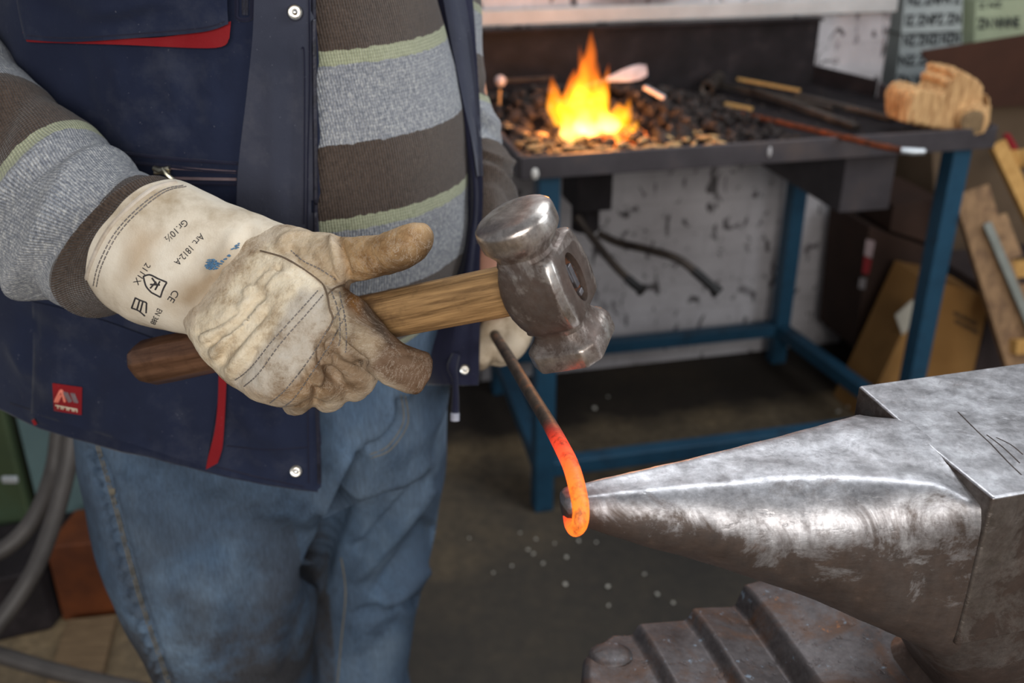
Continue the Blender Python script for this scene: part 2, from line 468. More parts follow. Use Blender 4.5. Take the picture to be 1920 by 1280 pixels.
def jeans_mat():
    k = N('faded_blue_denim')
    c = k.ramp(k.noise(6, 5, .6, sc=(1, 1, .6)), [(.28, srgb(58, 73, 91)), (.5, srgb(90, 109, 129)), (.72, srgb(132, 150, 166))])
    soil = k.ramp(k.noise(8, 6, .65, dist=.4), [(.36, 0), (.54, 1)])
    c = k.mix(k.math('MULTIPLY', k.math('MULTIPLY', soil, k.attr('soil', True)), .9), c, srgb(70, 65, 62))
    c = k.mix(k.math('MULTIPLY', k.ramp(k.noise(14, 5, .6), [(.56, 0), (.72, 1)]), .55), c, srgb(44, 50, 62))
    tw = k.noise(500, 2, .6, sc=(1, 1, .16))
    c = k.mix(.38, c, k.ramp(tw, [(.3, srgb(40, 52, 76)), (.7, srgb(150, 166, 184))]), 'OVERLAY')
    nb = k.bump(tw, .35, .0007); nb = k.bump(k.noise(26, 3), .15, .004, nb)
    return k.set(c, .9, 0, nb, .15)
def glove_mat(name, kind):
    k = N(name); a = k.attr('col')
    if kind == 'canvas':
        d = k.ramp(k.noise(19, 6, .65), [(.3, srgb(190, 176, 156)), (.5, srgb(240, 234, 224)), (.7, srgb(255, 253, 248))])
        c = k.mix(1, a, d, 'MULTIPLY')
        st = k.ramp(k.noise(11, 6, .7, dist=.5), [(.6, 0), (.76, 1)])
        c = k.mix(k.math('MULTIPLY', st, .4), c, srgb(118, 92, 66))
        nb = k.bump(k.noise(900, 2), .4, .0005); nb = k.bump(k.noise(40, 4), .4, .003, nb)
    else:
        d = k.ramp(k.noise(46, 7, .75), [(.32, srgb(176, 156, 134)), (.5, srgb(238, 232, 224)), (.7, srgb(255, 255, 255))])
        c = k.mix(1, a, d, 'MULTIPLY')
        v = k.n('ShaderNodeTexVoronoi', feature='DISTANCE_TO_EDGE'); v.inputs['Scale'].default_value = 330
        k.l(k.coord(), v.inputs['Vector'])
        cr_ = k.ramp(k.noise(30, 6, .8, dist=1.4), [(.488, 0), (.5, 1), (.512, 0)])
        c = k.mix(k.math('MULTIPLY', cr_, .5), c, srgb(214, 200, 182))
        nb = k.bump(v.outputs['Distance'], .25, .001); nb = k.bump(k.noise(120, 6, .7), .7, .0022, nb); nb = k.bump(k.noise(35, 4), .5, .005, nb)
    return k.set(c, .8 if kind == 'canvas' else .62, 0, nb, .25)
def steel_mat(name, hi, lo, rust, rust_t=.6, rough=.3, scratch=(1, 1, 1), rust_amt=.9, dents=.5, metal=.9, wear=False, flecks=False):
    k = N(name)
    c = k.ramp(k.noise(22, 7, .7), [(.3, lo), (.62, hi)])
    sc = k.noise(190, 6, .75, sc=scratch)
    c = k.mix(.5, c, k.ramp(sc, [(.3, .26), (.7, .82)]), 'OVERLAY')
    if wear: c = k.mix(.45, c, k.ramp(k.noise(60, 7, .75, sc=(1, 1, .25), dist=.8), [(.34, .22), (.5, .55), (.64, .85)]), 'OVERLAY')
    rn = k.noise(26 if wear else 15, 8, .74, dist=.5)
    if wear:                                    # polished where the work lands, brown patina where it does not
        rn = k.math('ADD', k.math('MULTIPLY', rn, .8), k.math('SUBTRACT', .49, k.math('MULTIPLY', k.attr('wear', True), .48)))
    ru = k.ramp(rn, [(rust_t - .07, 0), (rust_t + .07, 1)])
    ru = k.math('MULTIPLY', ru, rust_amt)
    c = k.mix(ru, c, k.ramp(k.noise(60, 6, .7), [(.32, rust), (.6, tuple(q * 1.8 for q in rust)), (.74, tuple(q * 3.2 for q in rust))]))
    if flecks:
        c = k.mix(k.math('MULTIPLY', k.ramp(k.noise(75, 5, .7), [(.62, 0), (.68, 1)]), .75), c, srgb(150, 168, 184))
        c = k.mix(k.math('MULTIPLY', k.ramp(k.noise(33, 6, .75, dist=.3), [(.66, 0), (.70, 1)]), .8), c, srgb(176, 110, 54))
    rr = k.mix(ru, k.ramp(k.noise(45, 5, .7), [(.3, rough), (.7, rough + .16)]), (.52, .52, .52))
    pit = k.ramp(k.noise(85, 4, .6, sc=scratch), [(.28, 0), (.40, 1)])
    nb = k.bump(pit, dents, .0010); nb = k.bump(sc, .16, .0006, nb)
    return k.set(c, rr, k.mix(ru, (metal,) * 3, (metal * .4,) * 3), nb, .5)
def wood_mat(name, c1, c2, sc=(3, 40, 40), rough=.65, bump=.5, dirt=None):
    k = N(name); f = k.noise(4, 7, .65, sc=sc, dist=.3)
    c = k.ramp(f, [(.3, c1), (.62, c2)])
    if dirt is not None: c = k.mix(k.math('MULTIPLY', k.ramp(k.noise(22, 5, .7), [(.5, 0), (.68, 1)]), .7), c, dirt)
    return k.set(c, rough, 0, k.bump(f, bump, .0015), .35)
def hot_mat():
    k = N('glowing_bar_steel'); h = k.attr('glow_level', True)
    fl = k.ramp(k.noise(120, 6, .75, sc=(1, 1, .5)), [(.36, .35), (.5, 1)])
    cool = k.ramp(k.noise(55, 6, .7), [(.3, srgb(44, 37, 33)), (.55, srgb(98, 84, 72)), (.68, srgb(150, 92, 58))])
    em = k.ramp(h, [(.0, (0, 0, 0)), (.25, (.5, .02, .008)), (.55, (1, .07, .02)), (1, (1, .21, .012))])
    st = k.math('MULTIPLY', k.ramp(h, [(.05, 0), (.35, .7), (.6, 1), (1, 1)]), k.math('MULTIPLY', fl, 1.7))
    return k.set(cool, .55, .5, k.bump(k.noise(120, 5), .4, .001), .4, em, st)

SOOT = (0, 0, 0)
TABLE_BLUE = pmat('blue_painted_steel', srgb(28, 62, 84), srgb(34, 74, 98), 14, .5, 0, .15, c3=srgb(30, 54, 72))
BLACK_STEEL = pmat('sooty_black_steel', srgb(22, 18, 19), srgb(33, 28, 30), 16, .7, .1, .4, c3=srgb(48, 42, 43), spec=.25)
GREY_STEEL = pmat('dark_grey_sheet_steel', srgb(60, 55, 58), srgb(74, 69, 72), 9, .5, .2, .2, c3=srgb(88, 78, 76))
NAVY = cloth_mat('navy_twill', srgb(21, 27, 48), srgb(33, 40, 62), srgb(72, 74, 84))
PLACKET = cloth_mat('dusty_navy_twill', srgb(48, 51, 64), srgb(62, 64, 77), srgb(92, 91, 98))
NAVY_DARK = cloth_mat('navy_lining', srgb(22, 23, 40), srgb(32, 33, 54), srgb(50, 50, 64))
RED = cloth_mat('red_trim_cloth', srgb(116, 14, 22), srgb(140, 24, 30), srgb(130, 44, 44))
SWEATER = sweater_mat(); JEANS = jeans_mat()
CANVAS = glove_mat('glove_canvas', 'canvas'); LEATHER = glove_mat('glove_leather', 'leather')
THREAD = pmat('grey_thread', srgb(110, 104, 100), srgb(136, 128, 122), 60, .8)
PALE_THREAD = pmat('pale_thread', srgb(196, 182, 158), srgb(212, 200, 178), 60, .8)
JEAN_THREAD = pmat('tan_thread', srgb(104, 98, 86), srgb(124, 116, 100), 60, .8)
INK = pmat('faded_black_ink', srgb(44, 42, 44), srgb(66, 62, 62), 200, .8)
BLUE_INK = pmat('blue_marker', srgb(70, 110, 146), srgb(104, 138, 164), 200, .8)
NICKEL = pmat('nickel', (.62, .60, .56), (.75, .72, .68), 40, .22, 1, .1)
ZIP_BLACK = pmat('black_zip_plastic', srgb(26, 26, 36), srgb(44, 44, 58), 80, .45)
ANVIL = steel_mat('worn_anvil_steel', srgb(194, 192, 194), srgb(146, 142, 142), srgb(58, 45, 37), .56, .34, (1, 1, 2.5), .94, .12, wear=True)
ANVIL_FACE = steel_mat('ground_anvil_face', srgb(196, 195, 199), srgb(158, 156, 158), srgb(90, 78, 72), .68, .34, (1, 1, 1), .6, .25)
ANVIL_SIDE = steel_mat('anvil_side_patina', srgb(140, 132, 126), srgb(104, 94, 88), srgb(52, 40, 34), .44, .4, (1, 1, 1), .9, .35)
HAMMER = steel_mat('hammer_steel', srgb(206, 196, 188), srgb(158, 145, 136), srgb(56, 40, 32), .55, .22, (1, 1, 1), .88, .10, wear=True)
CAST = steel_mat('stained_cast_iron', srgb(104, 98, 98), srgb(64, 57, 56), srgb(74, 50, 34), .54, .45, (1, 1, 1), .85, .6, .6, flecks=True)
HANDLE = wood_mat('hickory_handle', srgb(92, 66, 40), srgb(186, 146, 98), (4, 75, 75), .5, .6, srgb(70, 50, 36))
HANDLE_DARK = wood_mat('dark_polished_hickory', srgb(70, 46, 32), srgb(112, 80, 60), (2.5, 42, 42), .34, .3, srgb(56, 36, 26))
# ------------------------------------------------------------------ the hammer: local Z runs to the round face, local X away from the hand
def cam2world(x, y, z): return Vector((x, y * SI - z * CO, y * CO + z * SI))
HA = cam2world(-.406, .784, .469).normalized(); HB = cam2world(.856, .146, .497); HB = (HB - HA * HB.dot(HA)).normalized(); HC = HA.cross(HB)
HC0 = at(1021, 531, .59)
hammer = empty('hammer', HC0); hammer.rotation_euler = Matrix((HB, HC, HA)).transposed().to_euler()
tag(hammer, 'rounding hammer with steel head and wooden handle held in the white work glove', 'hammer')
def local(name, mb, m, par, smooth=True, bevel=0, auto=35, sub=0):
    o = obj(name, mb, m, None, smooth=smooth, bevel=bevel, auto=auto, sub=sub, origin=False); o.parent = par; return o
def sring(z, a, b, e, n=48, sx=0, sy=0, ch=0, neg=0):
    out = []
    for k in range(n):
        t = 2 * math.pi * (k + .5) / n; c_, s_ = math.cos(t), math.sin(t)
        if neg and c_ < 0:
            out.append(Vector((-abs(c_) ** (2 / min(e, 3.2)) * a * neg + sx, math.copysign(abs(s_) ** (2 / min(e, 3.6)), s_) * b + sy, z))); continue
        x = math.copysign(abs(c_) ** (2 / e), c_) * a; y = math.copysign(abs(s_) ** (2 / e), s_) * b
        if ch:
            q = abs(x) / a + abs(y) / b
            if q > ch: x, y = x * ch / q, y * ch / q
        out.append(Vector((x + sx, y + sy, z)))
    return out
mb = MB()
prof = [(.0500, .004, .004, 2), (.0498, .012, .012, 2), (.0487, .0185, .0185, 2), (.0470, .0222, .0222, 2), (.0455, .0236, .0236, 2), (.0435, .0240, .0240, 2),
        (.0370, .0240, .0240, 2), (.0345, .0236, .0236, 2.05), (.0325, .0222, .0222, 2.1), (.0285, .0182, .0190, 2.5), (.0262, .0172, .0182, 2.9), (.0240, .0178, .0192, 3.4),
        (.0226, .0203, .0208, 9), (.0214, .0209, .0216, 14), (.0160, .0211, .0234, 16), (.0080, .0212, .0252, 16), (.0000, .0213, .0260, 16), (-.0080, .0212, .0256, 16), (-.0150, .0211, .0240, 16),
        (-.0200, .0209, .0222, 14), (-.0212, .0203, .0214, 9), (-.0228, .0185, .0195, 4.6), (-.0250, .0172, .0178, 3), (-.0280, .0170, .0172, 3), (-.0315, .0180, .0182, 4.5), (-.0350, .0214, .0214, 9),
        (-.0362, .0226, .0226, 11), (-.0376, .0231, .0231, 12), (-.0468, .0231, .0231, 12), (-.0484, .0225, .0225, 11), (-.0492, .0205, .0205, 9), (-.0495, .009, .009, 5)]
mb.loft([sring(z, a, b, e, 64, ch=(1.66 if z < -.033 and e > 8 else (1.84 if e > 8 else 0)), neg=(1.06 - .22 * (abs(z) / .0215) ** 2.2 if -.0216 < z < .0230 else 0)) for z, a, b, e in prof])
head = local('head', mb, HAMMER, hammer, auto=33)
a_ = head.data.attributes.new('wear', 'FLOAT', 'POINT')
a_.data.foreach_set('value', np.interp([v.co.z for v in head.data.vertices], [-.05, -.048, -.03, -.02, .02, .028, .036, .045], [.85, .68, .58, .52, .52, .54, .68, 1.0]))
w_ = np.array([d.value for d in a_.data]); hv = np.array([tuple(v.co) for v in head.data.vertices]); pz = np.array(prof)[::-1]
bx, by = np.interp(hv[:, 2], pz[:, 0], pz[:, 1]), np.interp(hv[:, 2], pz[:, 0], pz[:, 2])
w_ += .45 * np.clip((np.abs(hv[:, 0]) / bx + np.abs(hv[:, 1]) / by - 1.72) / .2, 0, 1) * (hv[:, 0] > 0) * (hv[:, 2] < .024)
a_.data.foreach_set('value', w_)
# eye: an oval slot broken into the far cheek with the wedged handle end inside
cut = MB(); cut.loft([[Vector((x, .0086 * math.cos(t), .0162 * math.sin(t))) for t in [2 * math.pi * k / 40 for k in range(40)]] for x in (.0135, .03)])
cutter = obj('cut', cut, None, None, origin=False); cutter.parent = hammer
bo = head.modifiers.new('b', 'BOOLEAN'); bo.object = cutter; bo.operation = 'DIFFERENCE'; bo.solver = 'EXACT'
apply_mods(head); bpy.data.objects.remove(cutter)
head.data.polygons.foreach_set('use_smooth', [True] * len(head.data.polygons)); head.data.set_sharp_from_angle(angle=R(33))
CHAR_WOOD = pmat('charred_wood_end', srgb(46, 26, 14), srgb(120, 68, 32), 130, .8, 0, .8, .003)
mb = MB()
ringw = lambda x, f, s_: [Vector((x + .0006 * noise.noise(Vector((k * .9, s_, 0))), f * .0084 * math.cos(t) * (1 + .12 * noise.noise(Vector((k * .7, s_, 3)))), f * .0160 * math.sin(t) * (1 + .06 * noise.noise(Vector((k * .6, s_, 9)))))) for k, t in enumerate([2 * math.pi * k / 40 for k in range(40)])]
mb.loft([ringw(.0130, .97, 1), ringw(.0168, .95, 2), ringw(.0182, .8, 3), ringw(.0178, .3, 4)])
local('eye_wood', mb, CHAR_WOOD, hammer)
WEDGE = steel_mat('grey_wedge_steel', srgb(128, 124, 126), srgb(94, 90, 92), srgb(70, 48, 36), .56, .45)
mb = MB(); mb.box((.0182, .0002, .0012), (.004, .0045, .0150)); mb.box((.0181, .0006, -.0105), (.004, .0050, .0034)); mb.box((.0181, -.0038, .0050), (.004, .0022, .012))
local('wedge', mb, WEDGE, hammer, bevel=.0006)
def hrod(x0, x1, prof_, n=28):
    rs = []
    for q in np.linspace(0, 1, 26):
        x = x0 + (x1 - x0) * q; h, w, e = [np.interp(q, [p[0] for p in prof_], [p[i] for p in prof_]) for i in (1, 2, 3)]
        rs.append([Vector((x, p.x, p.y)) for p in sring(0, w, h, e, n)])
    return MB().loft(rs)
mb = hrod(-.245, .012, [(0, .0160, .0130, 2.4), (.5, .0158, .0126, 2.2), (.8, .0160, .0122, 2.2), (.92, .0163, .0118, 2.2), (1, .0142, .0078, 2)])
local('handle', mb, HANDLE, hammer)
mb = MB()
gp = [(-.355, .006, .005, 3), (-.3535, .0115, .0095, 3.4), (-.349, .0148, .0122, 4), (-.341, .0172, .0142, 4.2), (-.32, .0170, .0140, 3.6), (-.27, .0163, .0133, 2.8), (-.243, .0160, .0130, 2.4)]
mb.loft([[Vector((x, p.x, p.y)) for p in sring(0, w, h, e, 36, ch=1.45)] for x, h, w, e in gp])
local('grip', mb, HANDLE_DARK, hammer, auto=30)['label'] = 'dark polished butt end of the handle'

# ------------------------------------------------------------------ the smith
K = .75
person = empty('person', (-.27, .95, 0))
tag(person, 'person in a navy work vest, striped sweater and jeans holding hammer and hot bar', 'person')
SKIN = pmat('skin', srgb(168, 118, 96), srgb(190, 140, 116), 20, .55)
def ell(z, cx, cy, a, b, e=2.2, n=48, bb=None):
    o_ = []
    for k in range(n):
        t = 2 * math.pi * k / n; c_, s_ = math.cos(t), math.sin(t)
        o_.append(Vector((cx + math.copysign(abs(c_) ** (2 / e), c_) * a, cy - math.copysign(abs(s_) ** (2 / e), s_) * (b if s_ > 0 or bb is None else bb), z)))
    return o_
# body: one continuous skin from feet to head
bod = [MB().loft([ell(z, x, y, a, b) for z, x, y, a, b in ((.76, -.25, .955, .10, .08), (.85, -.24, .95, .13, .10), (1.0, -.235, .94, .155, .13), (1.2, -.25, .945, .165, .125), (1.38, -.262, .95, .17, .10), (1.45, -.265, .95, .12, .085), (1.49, -.265, .95, .06, .06), (1.56, -.258, .935, .058, .058))]),
       MB().ball((-.245, .915, 1.645), (.074, .094, .115), 24, 16), MB().ball((-.239, .872, 1.585), (.045, .05, .045)),
       MB().tube([(-.238, .83, 1.665), (-.236, .808, 1.628), (-.237, .815, 1.618)], [.009, .013, .011], 10),
       MB().ball((-.318, .92, 1.64), (.01, .02, .03)), MB().ball((-.17, .92, 1.64), (.01, .02, .03)), MB().tube([(-.258, .818, 1.578), (-.216, .818, 1.578)], .008, 8)]
for px_, py_, k_ in ((-.325, .93, 1), (-.188, 1.03, 0)):
    bod.append(MB().tube([(px_ + (.02 if k_ else .015), .955 if k_ else .98, .80), (px_ + (0 if k_ else .018), py_ - .005, .62), (px_, py_ - .01, .45), (px_, py_ + .02, .3), (px_, py_ + .03, .08), (px_, py_ - .06, .04)], [.050, .045, .040, .038, .032, .035], 16, dense=30))
ra = [(-.40, .955, 1.40), at(-130, -150, .925), at(-150, 0, .875), at(-95, 90, .82), at(-5, 228, .782), at(82, 365, .752), at(130, 425, .74), at(240, 462, .725), at(420, 540, .70)]
la = [(-.12, .95, 1.39), at(836, -60, 1.0), at(842, 100, 1.005), at(868, 250, 1.015), at(896, 340, 1.01), at(915, 450, .99), at(925, 600, .975)]
for a_ in (ra, la): bod.append(MB().tube(a_, ([.044, .030, .028, .030, .032, .032, .032, .028, .025] if len(a_) == 9 else [.050, .034, .034, .033, .030, .026, .024]), 14, dense=24))
remesh('body', bod, .009, 6, SKIN, person)
EYE = pmat('eye_white', srgb(220, 216, 210), srgb(226, 222, 216), 9, .3)
for sx in (-1, 1): obj('eye', MB().ball((-.239 + sx * .033, .833, 1.648), (.013, .008, .008)), EYE, person, smooth=True)
mb = MB(); mb.loft([ell(z, -.247, .935, a, b) for z, a, b in ((1.62, .079, .085), (1.68, .083, .098), (1.74, .072, .09), (1.765, .04, .05), (1.772, .006, .008))])
obj('hair', mb, pmat('grey_hair', srgb(70, 62, 56), srgb(110, 102, 94), 60, .7, 0, .8, .004, sc=(1, 1, .1)), person, smooth=True)
for x_, y_ in ((-.34, .90), (-.195, .95)):
    mb = MB(); mb.loft([ell(z, x_, y_ + yy, a, b, 2.6) for z, yy, a, b in ((0, -.03, .052, .14), (.03, -.03, .054, .142), (.06, -.02, .05, .125), (.09, .02, .048, .08), (.14, .04, .048, .062))])
    obj('shoe', mb, pmat('work_boot_leather', srgb(40, 34, 30), srgb(58, 48, 40), 20, .6), person, smooth=True, auto=60)

# jeans
tl = MB().loft([ell(z, x, y, a, b, 2.3) for z, x, y, a, b in ((.985, -.225, .945, .158, .128), (.93, -.228, .945, .172, .138), (.86, -.243, .945, .181, .142), (.80, -.262, .94, .193, .142), (.75, -.273, .94, .185, .135), (.71, -.30, .945, .15, .115))])
rl = MB().loft([ell(z, x, y, a, b, 2.25) for z, x, y, a, b in ((.84, -.322, .93, .127, .115), (.76, -.320, .925, .137, .128), (.66, -.328, .918, .124, .130), (.587, -.330, .912, .108, .120), (.48, -.324, .908, .088, .104), (.40, -.318, .915, .080, .096), (.22, -.34, .945, .090, .094), (.07, -.34, .955, .088, .092))])
ll = MB().loft([ell(z, x, y, a, b, 2.25) for z, x, y, a, b in ((.84, -.17, .965, .092, .105), (.76, -.163, .985, .089, .102), (.66, -.163, 1.02, .083, .098), (.556, -.179, 1.035, .081, .088), (.435, -.200, 1.03, .074, .080), (.35, -.206, 1.01, .068, .078), (.2, -.20, 1.01, .07, .08), (.07, -.197, 1.01, .08, .085))])
jeans = remesh('jeans', [tl, rl, ll], .0048, 8, JEANS, person)
V = np_verts(jeans); Nn = np_normals(jeans)
V += Nn * (fnoise(V, 9, 2, 2) * .004)[:, None]; set_verts(jeans, V)
folds = [([(748, 735), (745, 785), (715, 830), (688, 850)], -.014, 10), ([(690, 850), (662, 900), (632, 965), (602, 1040), (586, 1100)], -.034, 18), ([(668, 850), (640, 905), (606, 970)], .012, 24),
         ([(770, 690), (745, 760), (708, 850)], .009, 13), ([(812, 850), (740, 930), (664, 1020)], .009, 13), ([(818, 900), (748, 990), (656, 1095)], .009, 14), ([(790, 890), (716, 970), (660, 1040)], -.008, 12),
         ([(815, 975), (765, 1045), (700, 1125)], -.015, 20), ([(806, 1060), (760, 1110), (716, 1148)], .008, 12), ([(795, 1120), (750, 1140), (660, 1152)], -.010, 10), ([(770, 1160), (720, 1190), (670, 1260)], -.006, 20),
         ([(430, 890), (330, 935), (240, 950)], .004, 22), ([(560, 960), (592, 1010), (585, 1070)], .006, 18), ([(540, 1080), (515, 1180), (498, 1270)], .006, 26), ([(500, 1050), (450, 1150), (430, 1260)], -.006, 30)]
seam = [(186, 835), (205, 900), (222, 960), (240, 1030), (262, 1110), (288, 1190), (312, 1260), (330, 1320)]
folds += [(seam, -.006, 5), ([(x - 14, y) for x, y in seam], .006, 9)]
sp = cr(seam, 40)
for i in range(2, 38, 2):  # puckers along the side seam
    x, y = sp[i]; folds.append(([(x - 34, y - 8 + random.uniform(-5, 5)), (x - 16, y), (x - 3, y + 4)], -.009, 6))
crease(jeans, folds)
V = np_verts(jeans); soil = np.clip((.80 - V[:, 2]) / .25, 0, 1) * (V[:, 0] < -.22) * .75 + .25
a_ = jeans.data.attributes.new('soil', 'FLOAT', 'POINT'); a_.data.foreach_set('value', soil)
bj = bvh_of(jeans)
stitch('side_seam', [seam, [(x - 5, y) for x, y in seam]], bj, .0007, JEAN_THREAD, jeans)
stitch('fly_stitching', [[(752, 740), (756, 790), (728, 835), (694, 852)], [(760, 742), (764, 794), (732, 842), (696, 858)]], bj, .0006, JEAN_THREAD, jeans)
stitch('inseam', [[(640, 1045), (648, 1110), (640, 1200), (632, 1290)]], bj, .0009, JEAN_THREAD, jeans)
bt = patch('bar_tack', [[(203, 917), (215, 915)], [(206, 929), (216, 927)]], 3, 3, bj, .0004, .001, JEAN_THREAD, jeans)

# sweater: trunk and two sleeves
tz = [(.915, -.070, .175, .150), (.925, -.062, .178, .157), (.945, -.054, .183, .163), (.984, -.043, .190, .168), (1.03, -.0395, .192, .169), (1.066, -.041, .192, .167), (1.13, -.050, .192, .160), (1.21, -.0655, .190, .152), (1.30, -.085, .182, .140), (1.40, -.13, .150, .115), (1.46, -.19, .085, .08), (1.50, -.205, .062, .066)]
def tdisp(G):
    for r_ in range(len(G)):
        for k in range(G.shape[1]):
            p = Vector(G[r_, k]); d = Vector((p.x + .235, p.y - .94, 0)).normalized()
            G[r_, k] += np.array(d * (.0035 * noise.noise(p * 13) + .0015 * noise.noise(p * 34)))
    return G
trunk_keys = np.array([[tuple(p) for p in ell(z, xr - a, .94, a, b, 2.15, 90)] for z, xr, a, b in tz])
sweater = loft_obj('sweater', trunk_keys, 90, SWEATER, person, att={'stripe': [t[0] for t in tz]}, disp=tdisp)
solidify(sweater, .004)
def fz(f): return 1.191 - .131 * f
def sleeve(name, keys, fs, N_, wr, seed):
    G0 = limb(keys, 64, 2.15)
    def disp(G):
        n = G.shape[1]
        for r_ in range(len(G)):
            c_ = G[r_].mean(0)
            for k in range(n):
                p = Vector(G[r_, k]); d = (p - Vector(c_)).normalized(); t = r_ / (len(G) - 1)
                a = 2 * math.pi * k / n
                w = sum(A * math.exp(-((t - t0 - .03 * math.sin(a * 2 + ph)) / sg) ** 2) * (.55 + .45 * math.cos(a - a0)) for t0, sg, A, a0, ph in wr)
                G[r_, k] += np.array(d * (w + .0035 * noise.noise(p * 22 + Vector((seed, 0, 0)))))
        return G
    return loft_obj(name, G0, N_, SWEATER, sweater, att={'stripe': [fz(f) for f in fs]}, disp=disp)
rkeys = [((400, 405), (235, 560), .705, .034), ((340, 354), (180, 578), .720, .040), ((292, 337), (136, 577), .731, .042), ((214, 283), (32, 548), .744, .047), ((172, 243), (-6, 500), .755, .050),
         ((100, 186), (-110, 270), .775, .056), ((44, 130), (-170, 150), .80, .056), ((2, 92), (-215, 60), .83, .057), ((-60, -30), (-280, -40), .88, .060), ((20, -190), (-230, -170), .93, .066)]
sl = sleeve('sleeve', rkeys, [.98, .93, .56, .3, .03, -.44, -.80, -.96, -1.4, -1.9], 150,
            [(.17, .022, .006, 1.2, 0), (.255, .02, -.009, 1.0, 1), (.30, .022, .008, 1.3, 2), (.37, .02, -.008, .8, 0), (.43, .024, .008, .6, 1), (.50, .02, -.008, .9, 2), (.565, .025, .008, .5, 0), (.63, .02, -.007, .8, 1)], 3)
lkeys = [((760, -200), (905, -210), 1.0, .045), ((765, -60), (906, -60), 1.0, .045), ((770, 60), (904, 60), 1.005, .045), ((775, 150), (914, 150), 1.01, .046), ((795, 250), (938, 246), 1.015, .047), ((830, 330), (962, 322), 1.01, .046), ((850, 400), (966, 400), 1.0, .044), ((866, 480), (975, 480), .99, .042)]
sleeve('sleeve', lkeys, [-2, -1.4, -.72, -.2, .38, .8, .96, .98], 90, [(.45, .02, -.004, 0, 0), (.52, .025, .005, 0, 1), (.60, .02, -.005, 0, 2), (.68, .015, .005, 0, 0), (.73, .013, -.005, 0, 1), (.78, .013, .005, 0, 2), (.83, .013, -.004, 0, 2)], 8)
GREYT = pmat('grey_logo_thread', srgb(110, 92, 96), srgb(130, 112, 114), 90, .8)
# vest: back and right front in one shell, the left front hanging behind the belly
vz = [(.785, .322, .200, .198, .17), (.83, .320, .198, .194, .17), (.90, .316, .197, .190, .165), (1.0, .300, .196, .187, .16), (1.1, .265, .195, .183, .155), (1.21, .236, .194, .174, .155), (1.30, .230, .192, .166, .155), (1.40, .205, .175, .150, .140), (1.45, .150, .14, .12, .11)]
VC = Vector((-.235, .95, 0))
def vpt(row, th):
    z, aL, aR, bF, bB = row; c_, s_ = math.cos(th), math.sin(th); e = 2.25
    return Vector((VC.x + math.copysign(abs(c_) ** (2 / e), c_) * (aL if c_ < 0 else aR), VC.y - math.copysign(abs(s_) ** (2 / e), s_) * (bF if s_ > 0 else bB), z))
def edge_x(y): return np.interp(y, [-200, 0, 300, 600, 920], [588, 593, 598, 599, 604])
vrows = cr(vz, 80); VN = 132; vk = []
for row in vrows:
    lo = min([R(d) for d in range(50, 120)], key=lambda th: abs(px_of(vpt(row, th))[0] - edge_x(px_of(vpt(row, th))[1])))
    ths = [lo + (R(345) - lo) * q ** 1.25 for q in np.linspace(0, 1, VN)]
    pts = []
    for th in ths:
        p = vpt(row, th); d = (p - Vector((VC.x, VC.y, p.z))).normalized()
        fall = min(1, (th - lo) / .15); xp = px_of(p)[0] if p.y < 1.0 else 0
        p = p + Vector((0, 0, float(np.interp(xp, [0, 300, 600], [.088, .064, .026])) * max(0, min(1, (1.08 - p.z) / .295))))
        amp = .004 * noise.noise(p * 9) + .0022 * noise.noise(Vector((p.x * 26, p.y * 26, p.z * 9))) + .0018 * noise.noise(p * 50) * .5
        pts.append(tuple(p + d * amp * fall))
    vk.append(pts)
FOLDS = [([(150, 95), (165, 180), (200, 255)], -.004, 10), ([(225, 90), (235, 160), (240, 230)], .004, 9), ([(275, 95), (300, 170), (335, 235)], -.004, 9), ([(310, 95), (335, 160), (345, 240)], .004, 8), ([(370, 95), (372, 180), (350, 250)], -.004, 10), ([(395, 95), (400, 170), (405, 260)], .004, 9), ([(240, 270), (330, 265), (440, 285)], .003, 12), ([(120, 180), (170, 230), (230, 270)], -.005, 16),
         ([(40, 590), (120, 640), (210, 660)], -.004, 18), ([(330, 760), (345, 810), (350, 860)], -.003, 10), ([(270, 770), (275, 810), (280, 840)], -.003, 9), ([(215, 740), (200, 780), (205, 815)], .004, 10), ([(450, 760), (470, 800), (520, 830)], .003, 14)]
vest = loft_obj('vest', np.array(vk), len(vk), NAVY, person, closed=False)
crease(vest, [([(205, 85), (245, 180), (330, 260)], .004, 14), ([(300, 80), (330, 150), (340, 230)], .004, 10), ([(410, 90), (405, 180), (330, 250)], -.004, 12), ([(250, 90), (255, 180), (280, 250)], -.004, 12),
              ([(345, 85), (350, 140), (360, 210)], -.003, 9), ([(60, 560), (58, 650), (60, 730)], -.004, 7), ([(190, 690), (165, 760), (150, 800)], -.005, 16), ([(120, 700), (90, 760), (70, 790)], .005, 16),
              ([(300, 730), (250, 800), (230, 850)], .004, 20), ([(20, 640), (60, 700), (130, 735)], .005, 14), ([(430, 770), (450, 850), (470, 890)], -.005, 14), ([(500, 700), (520, 780), (530, 860)], .004, 18)])
crease(vest, FOLDS)
solidify(vest, .007)
bv = bvh_of(vest)
